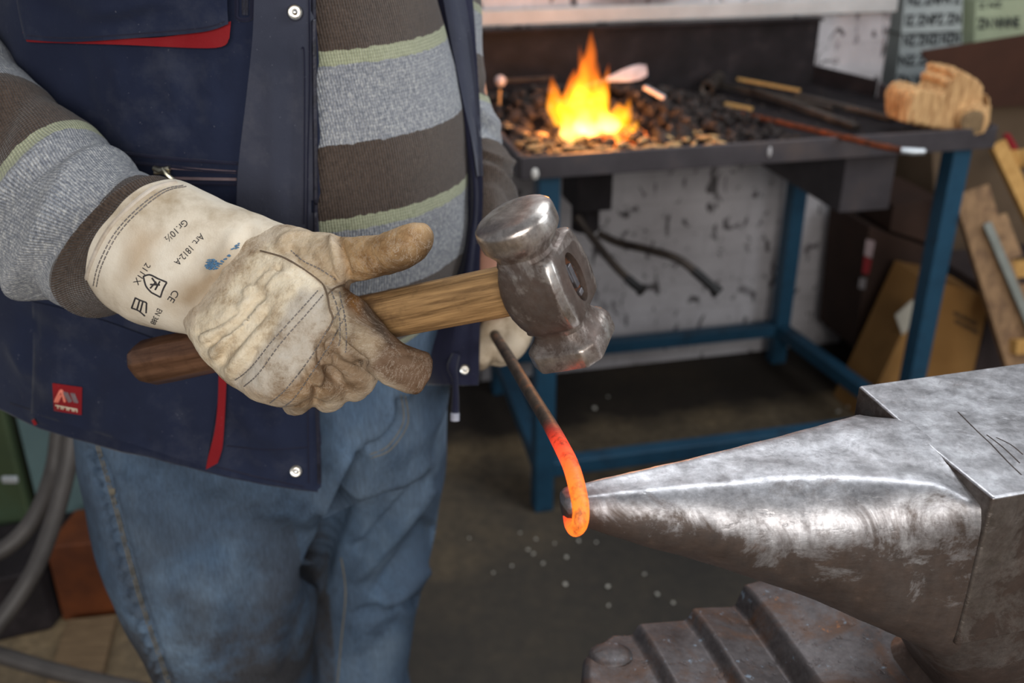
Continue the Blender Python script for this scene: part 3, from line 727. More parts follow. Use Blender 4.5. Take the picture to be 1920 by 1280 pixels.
# left front
lp = []
for y, xl, xr, s in ((-220, 780, 868, .93), (-100, 795, 876, .93), (0, 815, 886, .93), (100, 838, 893, .935), (200, 860, 899, .94), (300, 878, 903, .945), (380, 884, 905, .95), (480, 872, 900, .955), (560, 852, 900, .96), (640, 832, 899, .965), (690, 829, 898, .967), (722, 842, 896, .968)):
    mid = (xl + xr) / 2
    lp.append([tuple(at(xl - 60, y, s + .03)), tuple(at(xl - 6, y, s + .004)), tuple(at(xl, y, s - .004)), tuple(at((xl + mid) / 2, y, s - .008)), tuple(at(mid, y, s - .004)), tuple(at((xr + mid) / 2, y, s - .003)), tuple(at(xr, y, s + .004)), tuple(at(xr + 1, y, s + .02)), tuple(at(xr - 8, y, s + .06)), tuple(at(xr - 30, y, s + .12))])
def ldisp(G):
    for r_ in range(len(G)):
        for k in range(2, 7):
            p = Vector(G[r_, k]); G[r_, k] += np.array((CAMP - p).normalized() * (.006 * math.sin(k * 2.1 + r_ * .02) + .004 * noise.noise(p * 24)))
    return G
lpan = loft_obj('vest_left_front', np.array(lp), 70, NAVY_DARK, vest, closed=False, disp=ldisp)
lpan['label'] = 'dark lining side of the open left vest front'
solidify(lpan, .005)
blp = bvh_of(lpan)
patch('front_facing', [[(826, -30), (868, -30)], [(846, 80), (886, 80)], [(866, 180), (896, 180)], [(884, 260), (903, 260)], [(895, 330), (906, 330)]], 6, 24, blp, .002, .004, PLACKET, lpan)
# placket, flap, pocket, trims of the right front
pl = patch('placket', [[(477, -60), (591, -60)], [(474, 60), (592, 60)], [(462, 180), (593, 180)], [(449, 290), (594, 290)], [(444, 360), (595, 360)], [(446, 450), (596, 450)], [(480, 560), (597, 560)]], 14, 44, bv, .0, .0035, PLACKET, vest)
crease(pl, [([(510, 120), (515, 240), (512, 380)], .003, 14), ([(545, 80), (548, 220), (545, 420)], -.003, 9)])
bpl = bvh_of(vest, pl)
stitch('edge_zipper', [[(587, -40), (589, 150), (591, 300), (592, 450), (593, 560)], [(594, 745), (597, 830), (599, 905)]], bvh_of(vest, pl), .0020, ZIP_BLACK, vest, off=.001)
stitch('placket_seam', [[(579, -40), (580, 150), (577, 300), (576, 450)], [(566, 90), (570, 100), (571, 200), (570, 420)], [(577, 745), (578, 830), (579, 905)]], bpl, .0007, NAVY_DARK, vest)
stitch('hem_seam', [[(20, 755), (90, 778), (180, 806), (280, 838), (385, 868), (480, 893), (570, 912)], [(425, 835), (500, 842), (575, 838)]], bv, .0007, NAVY_DARK, vest)
lining = patch('flap_lining', [[(42, 60), (120, 66), (300, 70), (433, 40)], [(50, 78), (90, 80), (230, 84), (400, 90), (430, 72)]], 26, 5, bv, .004, .003, RED, vest)
lining['label'] = 'red lining showing below the chest pocket flap'
flap = patch('chest_pocket_flap', [[(22, -80), (150, -82), (300, -84), (428, -84)], [(32, 10), (150, 8), (300, 6), (426, 2)], [(46, 74), (130, 79), (260, 71), (380, 60), (428, 45)]], 30, 18, bv, .007, .005, NAVY, vest, bulge=.003)
crease(flap, [([(60, 0), (200, 42), (330, 20)], -.003, 20), ([(150, 30), (230, 18), (300, -10)], .004, 16)])
stitch('flap_seam', [[(52, 66), (130, 71), (260, 63), (380, 52), (422, 40)]], bvh_of(flap), .0006, NAVY_DARK, flap)
stitch('chest_zip_end', [[(443, -40), (444, 10), (446, 34), (470, 34), (473, 10), (474, -40)]], bv, .0016, NAVY_DARK, vest, off=.001)
stitch('zip_coil', [[(455, -40), (457, 28)], [(463, -40), (462, 28)]], bv, .0014, ZIP_BLACK, vest, off=.001)
zp = stitch('pocket_zip_piping', [[(196, 284), (260, 290), (340, 299), (446, 306)], [(205, 300), (300, 310), (380, 318), (446, 322)], [(300, 346), (380, 343), (446, 345)]], bv, .0016, NAVY_DARK, vest, off=.0008)
zt = []
for q in np.linspace(0, 1, 46):
    zt.append([(318 + q * 124, 311 + q * 8), (318 + q * 124, 313.5 + q * 8), (318 + q * 124, 316 + q * 8)]); zt.append([(325 + q * 117, 331 + q * 2), (325 + q * 117, 333 + q * 2), (325 + q * 117, 335.5 + q * 2)])
stitch('pocket_zip_teeth', zt, bv, .0009, GREYT, vest, off=.0012, step=1)
def metal_on(bv_, px_, py_, off): return hit(bv_, px_, py_, off)
mb = MB()
c0 = hit(bv, 306, 318, .005); c1 = hit(bv, 322, 313, .005); c2 = hit(bv, 332, 334, .008)
mb.tube([hit(bv, 293, 313, .004), c0, c1], [.0022, .003, .0022], 8); mb.tube([hit(bv, 294, 321, .004), hit(bv, 322, 322, .004)], .0016, 8); mb.tube([hit(bv, 311, 312, .008), hit(bv, 320, 322, .010), c2], [.0014, .0018, .0022], 8)
obj('zip_pull', mb, pmat('brass_zip', (.62, .56, .42), (.75, .70, .55), 30, .3, 1, .1), vest, smooth=True)
def snap(px_, py_, bv_, r_, par, dome=True):
    c_ = hit(bv_, px_, py_, .001); n_ = (CAMP - c_).normalized(); q = n_.to_track_quat('Z', 'Y').to_matrix()
    mb = MB()
    rings = [[c_ + q @ Vector((rr * math.cos(2 * math.pi * k / 24), rr * math.sin(2 * math.pi * k / 24), h)) for k in range(24)] for rr, h in ((r_, -.001), (r_, .0012), (r_ * .86, .0022), (r_ * .62, .0016), (r_ * .5, .0012), (r_ * .42, .0022), (r_ * .34, .0042 if dome else .001), (r_ * .1, .0048 if dome else .0005))]
    mb.loft(rings); return obj('snap_button', mb, NICKEL, par, smooth=True)
snap(553, 23, bpl, .0060, vest); snap(555, 882, bv, .0058, vest); snap(871, 693, blp, .0055, lpan, False)
# lower pocket with red piping, brand patch
pk = patch('hip_pocket', [[(60, 565), (160, 590), (300, 640), (424, 700)], [(62, 660), (150, 680), (290, 700), (412, 735)], [(58, 775), (150, 802), (280, 842), (386, 876)]], 30, 22, bv, .0, .004, NAVY, vest, bulge=.002)
rd = patch('pocket_piping', [[(410, 700), (425, 704)], [(408, 760), (422, 768)], [(402, 810), (418, 830)], [(390, 858), (414, 850)], [(386, 880), (408, 868)]], 4, 16, bv, .003, .004, RED, vest)
rd['label'] = 'red piping along the hip pocket edge'
mb = MB(); mb.tube([hit(bv, 68, 785, .003), hit(bv, 72, 791, .003)], .0016, 6); obj('red_thread_end', mb, RED, vest)
bpk = bvh_of(pk, vest)
lb = patch('brand_patch', [[(98, 718), (154, 726)], [(101, 770), (153, 778)]], 8, 7, bpk, .0005, .0012, RED, vest); lb['label'] = 'small red cloth patch with a peaked logo'
blb = bvh_of(lb)
PEACH = pmat('peach_thread', srgb(226, 120, 100), srgb(236, 140, 120), 90, .8)
stitch('logo_peak', [[(104, 752), (112, 735), (116, 733), (122, 752)], [(108, 752), (114, 740)]], blb, .0013, PEACH, lb, step=1.5)
stitch('logo_bars', [[(120, 734), (131, 753)], [(125, 735), (134, 752)], [(134, 736), (141, 753)], [(138, 737), (145, 754)]], blb, .0012, GREYT, lb, step=1.5)
stitch('logo_lettering', [[(109 + i * 4.2, 760 + i * .8), (109 + i * 4.2, 762.5 + i * .8), (109 + i * 4.2, 765 + i * .8)] for i in (0, 1.5, 2.3, 4, 4.8, 6.4, 7.2, 8.4)] + [[(104, 759), (124, 763), (145, 767)]], blb, .0006, PALE_THREAD, lb, step=1)
# zip cord hanging from the left front
mb = MB(); mb.tube([at(855, 665, .955), at(848, 688, .95), at(853, 712, .95), at(854, 745, .952), at(853, 788, .955)], [.004, .005, .003, .0035, .0042], 10, dense=20)
obj('zip_cord', mb, NAVY_DARK, lpan, smooth=True)
mb = MB(); mb.tube([at(853, 774, .951), at(853, 788, .952)], .0044, 10); obj('cord_end', mb, pmat('pale_cord_end', srgb(150, 150, 165), srgb(176, 176, 186), 50, .6), lpan, smooth=True)

# ------------------------------------------------------------------ right glove: gauntlet cuff, canvas back, leather fingers
CR = srgb(242, 229, 204); LG = srgb(210, 194, 172); LB = srgb(122, 99, 80); LT = srgb(186, 154, 114)
def P4(*pts): return pts
hand = []
bk = limb([((548, 428), (360, 622), .682, .024), ((575, 434), (366, 642), .676, .025), ((598, 442), (384, 672), .669, .026), ((622, 462), (424, 716), .660, .028), ((636, 500), (462, 742), .653, .029), ((646, 530), (500, 758), .648, .028), ((650, 566), (545, 764), .646, .024), ((646, 600), (590, 742), .648, .018)], 32, 2.5)
hand.append(MB().loft([list(map(Vector, r_)) for r_ in cr(bk, 30)]))
def finger(pts, rads, zs, n=18):
    P = [at(x, y, s) for (x, y), s in zip(pts, zs)]
    return MB().tube(P, [r_ * s / FPX for r_, s in zip(rads, zs)], n, dense=28)
thumb = limb([((560, 440), (600, 570), .668, .022), ((600, 436), (636, 545), .660, .021), ((628, 442), (652, 530), .652, .0175), ((660, 443), (690, 524), .644, .0160), ((700, 441), (728, 516), .634, .0155), ((735, 430), (757, 508), .626, .0155), ((764, 417), (783, 492), .620, .0145), ((786, 416), (797, 470), .616, .011), ((797, 424), (800, 450), .614, .005)], 24, 2.2)
hand.append(MB().loft([list(map(Vector, r_)) for r_ in cr(thumb, 40)]))
index = limb([((606, 500), (560, 620), .650, .020), ((644, 536), (606, 622), .642, .0175), ((682, 564), (622, 652), .634, .0165), ((718, 606), (650, 678), .628, .0160), ((752, 640), (688, 694), .626, .0150), ((786, 653), (722, 722), .628, .0125), ((806, 662), (757, 738), .631, .0095), ((811, 690), (785, 740), .633, .006)], 24, 2.3)
hand.append(MB().loft([list(map(Vector, r_)) for r_ in cr(index, 44)]))
hand.append(finger([(590, 622), (640, 660), (672, 690), (664, 722), (640, 700)], [46, 44, 40, 30, 20], [.652, .647, .655, .672, .69]))
hand.append(finger([(560, 665), (600, 705), (624, 722), (612, 745), (590, 715)], [46, 42, 34, 26, 18], [.655, .652, .664, .682, .70]))
hand.append(finger([(520, 690), (545, 730), (562, 744), (552, 756), (535, 730)], [40, 36, 28, 22, 18], [.660, .660, .672, .690, .71]))
glove = remesh('work_glove', hand, .0019, 5, LEATHER, person)
glove['label'] = 'right work glove of worn cream canvas and leather gripping the hammer handle'
V = np_verts(glove); Nn = np_normals(glove); V += Nn * (fnoise(V, 42, 4, 5) * .0016)[:, None]; set_verts(glove, V)
RUF = [([(378, 650), (430, 622), (486, 560)], -.003, 6), ([(388, 664), (440, 628), (500, 560)], .0025, 6), ([(404, 680), (450, 642), (506, 574)], -.003, 6), ([(420, 700), (452, 664), (486, 622)], .002, 6), ([(366, 628), (405, 612), (450, 575)], -.003, 6), ([(470, 540), (496, 510), (530, 500)], -.003, 6), ([(456, 556), (486, 524), (515, 500)], .003, 6), ([(500, 545), (520, 520), (548, 512)], .002, 6)]
crease(glove, RUF)
crease(glove, [([(398, 640), (440, 600), (500, 545)], -.0035, 8), ([(372, 638), (420, 612), (470, 560)], .003, 8), ([(410, 690), (430, 640), (475, 590)], -.003, 8), ([(395, 672), (420, 640), (450, 610)], .0025, 7), ([(430, 716), (450, 670), (500, 610)], .002, 10), ([(440, 720), (462, 690), (480, 650)], -.0025, 6),
               ([(632, 440), (640, 480), (656, 527)], -.006, 7), ([(622, 438), (630, 480), (645, 530)], .003, 8), ([(545, 452), (570, 500), (640, 548)], -.002, 6), ([(648, 533), (632, 575), (612, 620)], -.002, 6), ([(616, 612), (640, 650), (690, 690)], -.007, 9), ([(600, 640), (606, 680), (640, 718)], -.006, 9),
               ([(625, 622), (616, 650), (614, 690)], .004, 7), ([(560, 690), (580, 720), (604, 742)], -.005, 8), ([(500, 480), (540, 470), (580, 475)], -.002, 7), ([(520, 455), (545, 440), (585, 440)], .002, 6), ([(590, 470), (610, 500), (625, 530)], .002, 7),
               ([(655, 470), (670, 485), (690, 490)], -.001, 6), ([(690, 470), (705, 490), (715, 510)], -.0012, 5), ([(700, 640), (730, 660), (800, 670)], -.0012, 4), ([(690, 660), (730, 690), (780, 700)], -.0012, 4)])
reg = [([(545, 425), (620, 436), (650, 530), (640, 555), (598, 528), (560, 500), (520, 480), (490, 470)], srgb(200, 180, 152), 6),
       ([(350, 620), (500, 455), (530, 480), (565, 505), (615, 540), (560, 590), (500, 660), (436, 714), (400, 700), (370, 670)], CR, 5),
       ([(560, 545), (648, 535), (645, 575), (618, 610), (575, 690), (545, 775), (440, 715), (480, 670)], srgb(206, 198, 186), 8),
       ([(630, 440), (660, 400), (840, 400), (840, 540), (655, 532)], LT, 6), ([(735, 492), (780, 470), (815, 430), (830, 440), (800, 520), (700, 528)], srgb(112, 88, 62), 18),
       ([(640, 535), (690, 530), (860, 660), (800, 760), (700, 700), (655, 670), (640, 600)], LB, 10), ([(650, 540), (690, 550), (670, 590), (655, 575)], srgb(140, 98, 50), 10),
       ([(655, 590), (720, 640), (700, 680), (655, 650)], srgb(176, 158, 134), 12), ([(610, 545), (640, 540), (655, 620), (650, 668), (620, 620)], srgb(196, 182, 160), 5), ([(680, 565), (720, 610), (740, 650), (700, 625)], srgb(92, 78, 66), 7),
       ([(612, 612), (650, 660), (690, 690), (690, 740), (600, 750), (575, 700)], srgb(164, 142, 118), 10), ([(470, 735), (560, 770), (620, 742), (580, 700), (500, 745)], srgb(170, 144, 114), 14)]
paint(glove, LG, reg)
bg = bvh_of(glove)
stitch('seam_thread', [[(596, 545), (560, 585), (510, 640), (470, 690), (440, 712)], [(606, 553), (572, 592), (525, 645), (485, 700), (458, 724)], [(640, 578), (610, 625), (575, 680), (535, 730), (505, 756)], [(648, 592), (622, 640), (590, 690), (552, 745), (528, 764)], [(545, 470), (570, 490), (600, 505), (630, 525)]], bg, .00042, THREAD, glove, dash=(2, 1), step=2.5)
stitch('back_seam', [[(488, 470), (530, 482), (565, 502), (600, 528), (612, 548), (618, 578), (624, 600), (612, 622)], [(614, 552), (628, 540), (646, 534)]], bg, .0007, pmat('dark_seam', srgb(98, 82, 66), srgb(118, 100, 82), 50, .8), glove, off=-.0001)
stitch('finger_seam', [[(636, 548), (646, 590), (650, 630), (648, 662)], [(622, 548), (636, 590), (638, 630), (634, 650)]], bg, .00045, THREAD, glove, dash=(2, 1), step=2.5)
# gauntlet
ck = limb([((556, 432), (368, 642), .684, .030), ((540, 424), (350, 628), .687, .0325), ((500, 408), (312, 620), .691, .035), ((450, 389), (258, 606), .697, .038), ((408, 370), (228, 590), .702, .040), ((376, 356), (204, 574), .706, .042), ((360, 350), (196, 564), .709, .043)], 90, 2.2)
def cdisp(G):
    for r_ in range(len(G)):
        c_ = Vector(G[r_].mean(0))
        for k in range(G.shape[1]):
            p = Vector(G[r_, k]); G[r_, k] += np.array((p - c_).normalized() * (.0022 * noise.noise(p * 26) + .0008 * noise.noise(p * 70)))
    return G
cuff = loft_obj('gauntlet', ck, 70, CANVAS, glove, disp=cdisp); solidify(cuff, .0022)
crease(cuff, [([(440, 430), (420, 480), (390, 520)], .002, 14), ([(350, 480), (400, 500), (430, 490)], -.0015, 12), ([(470, 420), (460, 460), (440, 500)], -.002, 12)])
paint(cuff, srgb(230, 221, 207), [([(380, 500), (420, 470), (450, 500), (400, 560), (360, 590), (310, 570), (340, 530)], srgb(170, 150, 126), 24), ([(250, 430), (300, 440), (270, 500), (230, 520)], srgb(206, 188, 166), 20)])
bc = bvh_of(cuff)
hem = [(330, 342), (290, 352), (240, 390), (200, 435), (172, 490), (162, 530), (168, 560)]
stitch('hem_roll', [hem], bc, .0016, CANVAS, cuff, off=.0)
paint([c_ for c_ in cuff.children if c_.name.startswith('hem_roll')][0], srgb(214, 206, 198), [])
stitch('hem_stitching', [[(x + 13, y + 6) for x, y in hem[:-1]], [(x + 19, y + 8) for x, y in hem[:-1]]], bc, .00045, THREAD, cuff, dash=(3, 1), step=2.2)
wr = [(540, 432), (500, 462), (465, 495), (430, 535), (398, 580), (372, 622)]
stitch('wrist_seam', [wr], bc, .0008, PALE_THREAD, cuff, off=.0003); stitch('wrist_stitching', [[(x - 9, y - 5) for x, y in wr]], bc, .0004, THREAD, cuff, dash=(3, 1), step=2.2)
def font_mesh(txt, bold=0):
    cu = bpy.data.curves.new('t', 'FONT'); cu.body = txt; cu.size = 1; cu.resolution_u = 3; cu.offset = bold
    o = bpy.data.objects.new('t', cu); COL.objects.link(o); dg = bpy.context.evaluated_depsgraph_get(); dg.update()
    me = bpy.data.meshes.new_from_object(o.evaluated_get(dg)); bpy.data.objects.remove(o)
    bm = bmesh.new(); bm.from_mesh(me); bmesh.ops.triangulate(bm, faces=bm.faces)
    vs = [tuple(v.co) for v in bm.verts]; fs = [[v.index for v in f.verts] for f in bm.faces]; bm.free(); bpy.data.meshes.remove(me)
    return vs, fs
def print_text(name, txt, p0, p1, height, bv_, m, par, off=.0005, lift=0):
    vs, fs = font_mesh(txt); w = max(v[0] for v in vs) - min(v[0] for v in vs); x0 = min(v[0] for v in vs)
    d = Vector((p1[0] - p0[0], p1[1] - p0[1])); L = d.length; d /= L; up = Vector((d.y, -d.x))
    out = []
    for v in vs:
        q = Vector(p0) + d * ((v[0] - x0) / w * L) + up * (v[1] / .72 * height)
        out.append(hit(bv_, q.x, q.y, off) or at(q.x, q.y, .7))
    mb = MB(); mb.add(out, fs)
    return obj(name, mb, m, par)
print_text('printed_size', 'Gr.10½', (346, 411), (308, 446), 13, bc, INK, cuff)
print_text('printed_article', 'Art. 1812-A', (376, 437), (326, 491), 13, bc, INK, cuff)
print_text('printed_code', '2111X', (274, 492), (250, 529), 12, bc, INK, cuff)
print_text('printed_standard', 'EN 388', (296, 577), (282, 604), 11, bc, INK, cuff)
print_text('printed_mark', 'CE', (326, 542), (314, 561), 14, bc, INK, cuff)
stitch('printed_shield', [[(269, 518), (281, 515), (296, 522)], [(296, 522), (313, 529)], [(313, 529), (306, 542), (301, 557)], [(301, 557), (284, 548)], [(284, 548), (274, 536), (269, 518)], [(285, 521), (294, 533)], [(282, 533), (300, 534)], [(282, 540), (293, 528)], [(291, 543), (300, 527)]], bc, .0006, INK, cuff, off=.0001, step=2)
stitch('printed_book', [[(254, 558), (262, 562), (275, 567)], [(254, 558), (247, 577)], [(275, 567), (274, 586)], [(247, 577), (260, 582), (272, 592)], [(262, 562), (257, 580)], [(268, 565), (263, 584)]], bc, .0006, INK, cuff, off=.0001, step=2)
mk = MB(); 
for i in range(110):
    r_ = random.random() ** .6 * 13; t = random.random() * 6.28; x, y = 398 + r_ * math.cos(t), 496 + r_ * math.sin(t) * .8
    p = hit(bc, x, y, .0004)
    if p is not None: mk.ball(p, (.0008, .0008, .0004), 6, 4)
for i in range(24):
    q = random.random(); x, y = 412 + q * 34 + random.uniform(-5, 5), 498 - q * 40 + random.uniform(-5, 5); p = hit(bc, x, y, .0004)
    if p is not None: mk.ball(p, (.0009, .0009, .0004), 6, 4)
obj('marker_stain', mk, BLUE_INK, cuff, smooth=True)

# left glove on the far end of the bar, half behind the vest front
lh = [MB().loft([list(map(Vector, r_)) for r_ in cr(limb([((900, 455), (985, 455), 1.005, .036), ((908, 540), (1010, 530), 1.01, .042), ((912, 588), (1008, 586), 1.01, .042), ((900, 632), (980, 648), 1.015, .034), ((890, 660), (952, 684), 1.02, .026)], 30), 24)])]
for i in range(4):
    b = at(950 - i * 17, 626 + i * 17, .995)
    lh.append(MB().tube([b, at(930 - i * 9, 612 + i * 17, .980), at(912 - i * 6, 622 + i * 16, .988), at(908 - i * 5, 638 + i * 15, 1.0)], [.0115, .0115, .011, .009], 12, dense=16))
lh.append(MB().tube([at(976, 618, .99), at(964, 646, .982), at(948, 662, .984), at(934, 668, .988)], [.014, .0135, .012, .008], 12, dense=16))
lg = remesh('left_work_glove', lh, .003, 3, CANVAS, person); paint(lg, srgb(206, 192, 174), [])
lg.name = 'work_glove'; lg['label'] = 'left work glove holding the dark end of the bar'
# ------------------------------------------------------------------ hot bar
bp = [(890, 562, 1.13), (926, 625, .978), (953, 668, .871), (979, 711, .785), (1005, 754, .714), (1029, 793, .660), (1051, 833, .613), (1071, 875, .581), (1084, 922, .566), (1089, 956, .560), (1087, 981, .560), (1079, 992, .568), (1071, 984, .580), (1067, 968, .590), (1066, 954, .598)]
br_ = [.0049] * 8 + [.0049, .0048, .0046, .0042, .0038, .0036, .0032]
bh = [0, 0, 0, 0, 0, 0.03, .38, .68, .92, 1, .95, .85, .66, .5, .36]
C_ = cr([tuple(at(*p)) for p in bp], 130)
mb = MB(); mb.tube(C_, cr([[r_] for r_ in br_], 130)[:, 0], 20)
bar = obj('hot_iron_bar', mb, hot_mat(), None, smooth=True, auto=60)
a_ = bar.data.attributes.new('glow_level', 'FLOAT', 'POINT'); a_.data.foreach_set('value', np.repeat(np.clip(np.interp(np.linspace(0, len(bh) - 1, 130), range(len(bh)), bh), 0, 1), 20))
tag(bar, 'iron bar with glowing orange hooked end bent over the anvil horn', 'iron bar')

# ------------------------------------------------------------------ anvil
ZT = 1.0
anvil = empty('anvil', av(.52, .46, .66)); tag(anvil, 'large worn steel anvil with long tapered horn at the right', 'anvil')
mb = MB(); rings = []
for q in [0, .004, .012, .022, .035] + list(np.linspace(.05, 1.026, 40)):
    a = .154 + .233 * q
    h = .0185 + .1165 * min(q, 1.04) ** 1.02
    end = math.sqrt(max(0, 1 - (1 - min(q / .022, 1)) ** 2)) * .35 + .65 if q < .022 else 1
    if q == 0: end = .3
    r_ = h * .525 * end; zt = ZT - .0004 - .0025 * (1 - q) - h * .5 * (1 - end); zc = zt - h * end + r_
    b0 = .4615 - .0025 * min(q, 1)
    pts = []
    for k in range(72):
        t = 2 * math.pi * k / 72; y, z = r_ * math.cos(t) * 1.0, zc + r_ * math.sin(t)
        if z > zt: z = zt - .0006 * (1 - abs(y) / (r_ + 1e-6))
        if q > .5:                              # the root of the horn squares up to meet the block
            g = min(1, (q - .5) / .5) ** 2; ee = 2 / (2 + (2.6 if y < 0 else .5) * g); c1, s1 = math.cos(t), math.sin(t)
            y = math.copysign(abs(c1) ** ee, c1) * r_ * (1 - .045 * g); z = min(zc + math.copysign(abs(s1) ** ee, s1) * r_, zt - .0006 * abs(y) / r_)
        if q > .82:                             # flush with the face in the middle, dropping away to both shoulders
            g = min(1, (q - .82) / .18) ** 1.5; o_ = max(0, abs(y) - .021) / .048
            lim = ZT + .0003 * g - g * ((.013 if y < 0 else .030) * o_ ** 1.2)
            if z > lim or (abs(y) < .021 and z > zt - .001): z = lim
        p = av(a, b0 + y, z)
        d = .0007 * noise.noise(p * 60) + .0009 * noise.noise(p * 22)
        pts.append(p + Vector((0, 0, -abs(d) * (1 if q < .9 else 0))) if z >= zt - .001 else p + A2 * (d * math.cos(t)) + Vector((0, 0, d * math.sin(t))))
    rings.append(pts)
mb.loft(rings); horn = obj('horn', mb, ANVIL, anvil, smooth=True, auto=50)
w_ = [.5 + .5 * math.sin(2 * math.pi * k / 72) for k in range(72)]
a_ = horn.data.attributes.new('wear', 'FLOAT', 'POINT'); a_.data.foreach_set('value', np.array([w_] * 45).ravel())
def arings(lst):
    rs = []
    for z, a0, a1, b0, b1, e in lst:
        ca, cb = (a0 + a1) / 2, (b0 + b1) / 2
        rs.append([av(ca + p.x, cb + p.y, z) for p in sring(0, (a1 - a0) / 2, (b1 - b0) / 2, e, 64)])
    return rs
mb = MB(); n_ = 10
mb.prism([av(.387, .389, ZT), av(.386, .459, ZT), av(.388, .528, ZT), av(.80, .528, ZT), av(.80, .389, ZT)], (0, 0, -.11))
face = obj('face_block', mb, ANVIL, anvil, smooth=False, bevel=.0022, bseg=3)
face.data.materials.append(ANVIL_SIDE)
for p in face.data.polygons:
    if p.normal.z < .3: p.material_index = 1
a_ = face.data.attributes.new('wear', 'FLOAT', 'POINT'); a_.data.foreach_set('value', [1.0] * len(face.data.vertices))
bfc = bvh_of(face)
SCR = pmat('scratch_shadow', srgb(70, 60, 58), srgb(96, 86, 82), 90, .7, .4)
for l_ in ([(1796, 772), (1830, 806), (1858, 832)], [(1858, 832), (1890, 866), (1915, 890)], [(1850, 815), (1880, 838), (1912, 868)], [(1868, 820), (1896, 834), (1918, 852)]): stitch('scratch', [l_], bfc, .0008, SCR, face, off=-.0005)
mb = MB(); mb.loft(arings([(.892, .3865, .80, .3895, .5275, 9), (.860, .390, .78, .392, .525, 6), (.825, .415, .74, .400, .514, 4.5), (.785, .440, .72, .398, .515, 4.5), (.74, .41, .75, .37, .55, 5), (.715, .36, .80, .34, .59, 7)]))
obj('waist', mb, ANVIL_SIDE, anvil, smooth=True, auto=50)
def prof_prism(mb, pr, b0, b1, nb=2):
    rs = []
    for i in range(nb + 1):
        b = b0 + (b1 - b0) * i / nb
        rs.append([av(a, b, z) for a, z in pr])
    mb.loft(rs); return mb
mb = MB()
out_ = [(.203, .655), (.203, .738), (.208, .744), (.268, .740), (.274, .751), (.317, .745), (.323, .757), (.362, .750), (.369, .772), (.425, .776), (.47, .770), (.84, .770), (.84, .655)]
rs = []
for i, b in enumerate(np.linspace(.30, .612, 15)):
    q = i / 14; inset = .0
    cnr = .045 * (1 - math.sqrt(max(0, 1 - max(0, (q - .72) / .28) ** 2))) + .03 * (1 - math.sqrt(max(0, 1 - max(0, (.2 - q) / .2) ** 2)))
    rs.append([av(a + (cnr if a < .21 else 0), b, z - (.006 * max(0, q - .9) * 10 if z > .70 else 0)) for a, z in out_])
mb.loft(rs); obj('stepped_foot', mb, CAST, anvil, smooth=False, bevel=.004, bseg=3, auto=30)
mb = MB(); mb.ball(av(.240, .585, .742), (.018, .014, .0035), 20, 8); obj('welded_lump', mb, CAST, anvil, smooth=True)
mb = MB()
mb.loft([[av(.48 + .32 * x, .455 + .19 * y, z) for x, y in [(-1, -.7), (-.85, -1), (.85, -1), (1, -.7), (1, .7), (.85, 1), (-.85, 1), (-1, .7)]] for z in (0, .655)])
stand = obj('anvil_stump', mb, wood_mat('dark_stump_wood', srgb(48, 36, 26), srgb(84, 64, 46), (18, 18, 2), .8), None, bevel=.006)
tag(stand, 'dark timber stump carrying the anvil', 'stump')
mb = MB(); mb.tube([av(.192, .56, .62), av(.190, .56, .69), av(.193, .575, .705), av(.197, .60, .70), av(.197, .605, .66), av(.197, .605, .60)], .004, 10, dense=30)
lp_ = obj('iron_strap', mb, BLACK_STEEL, stand, smooth=True)

# ------------------------------------------------------------------ forge table
forge = empty('forge_table', tb(.5, .3, 0), (0, 0, TA)); tag(forge, 'blue legged forge table with a black steel hearth tray by the white wall', 'forge')
def tbox(mb, u0, u1, v0, v1, z0, z1):
    return mb.add([tb(u, v, z) for z in (z0, z1) for v in (v0, v1) for u in (u0, u1)], [(0, 2, 3, 1), (4, 5, 7, 6), (0, 1, 5, 4), (2, 6, 7, 3), (0, 4, 6, 2), (1, 3, 7, 5)])
mb = MB()
tbox(mb, 0, 1.011, 0, .63, .776, .786); tbox(mb, 0, 1.011, -.006, .004, .776, .820); tbox(mb, -.004, .006, 0, .63, .776, .822); tbox(mb, 1.005, 1.015, 0, .44, .776, .822)
obj('tray', mb, GREY_STEEL, forge, bevel=.002)
mb = MB(); mb0 = MB(); tbox(mb0, .008, 1.003, .006, .618, .786, .7875); obj('tray_bed', mb0, BLACK_STEEL, forge)
tbox(mb, .03, .928, .618, .626, .786, .955); tbox(mb, .03, .928, .60, .626, .948, .955)
obj('back_plate', mb, BLACK_STEEL, forge, bevel=.001)
mb = MB(); mb.prism([tb(.925, .62, .786), tb(1.0, .44, .786), tb(1.0, .44, .828), tb(.925, .62, .835)], E1 * .006 + E2 * .003); obj('side_plate', mb, BLACK_STEEL, forge)
mb = MB(); mb.prism([tb(.0, .62, .79), tb(.0, .30, .79), tb(.0, .34, .90), tb(.0, .62, .955)], E1 * -.006); obj('side_plate', mb, GREY_STEEL, forge)['label'] = 'grey side plate left of the fire'
for u, v in ((.062, .035), (.955, .035), (.905, .585), (.085, .585)):
    mb = MB(); tbox(mb, u - .0215, u + .0215, v - .0215, v + .0215, 0, .776); obj('leg', mb, TABLE_BLUE, forge, bevel=.003)
for a, b in (((.083, .035), (.934, .035)), ((.106, .585), (.884, .585)), ((.062, .056), (.085, .564)), ((.955, .056), (.905, .564))):
    mb = MB(); z_ = .105; d = (tb(*b, z_) - tb(*a, z_)); mb.beam(tb(*a, z_), tb(*b, z_), .036, .036); obj('rail', mb, TABLE_BLUE, forge, bevel=.003)
mb = MB(); tbox(mb, .708, .826, .05, .46, .640, .776); obj('ash_box', mb, GREY_STEEL, forge, bevel=.002)
mb = MB(); tbox(mb, .150, .225, .12, .24, .66, .776); mb.tube([tb(.187, .18, .66), tb(.187, .18, .60)], .030, 16); obj('tuyere_box', mb, BLACK_STEEL, forge, bevel=.002)
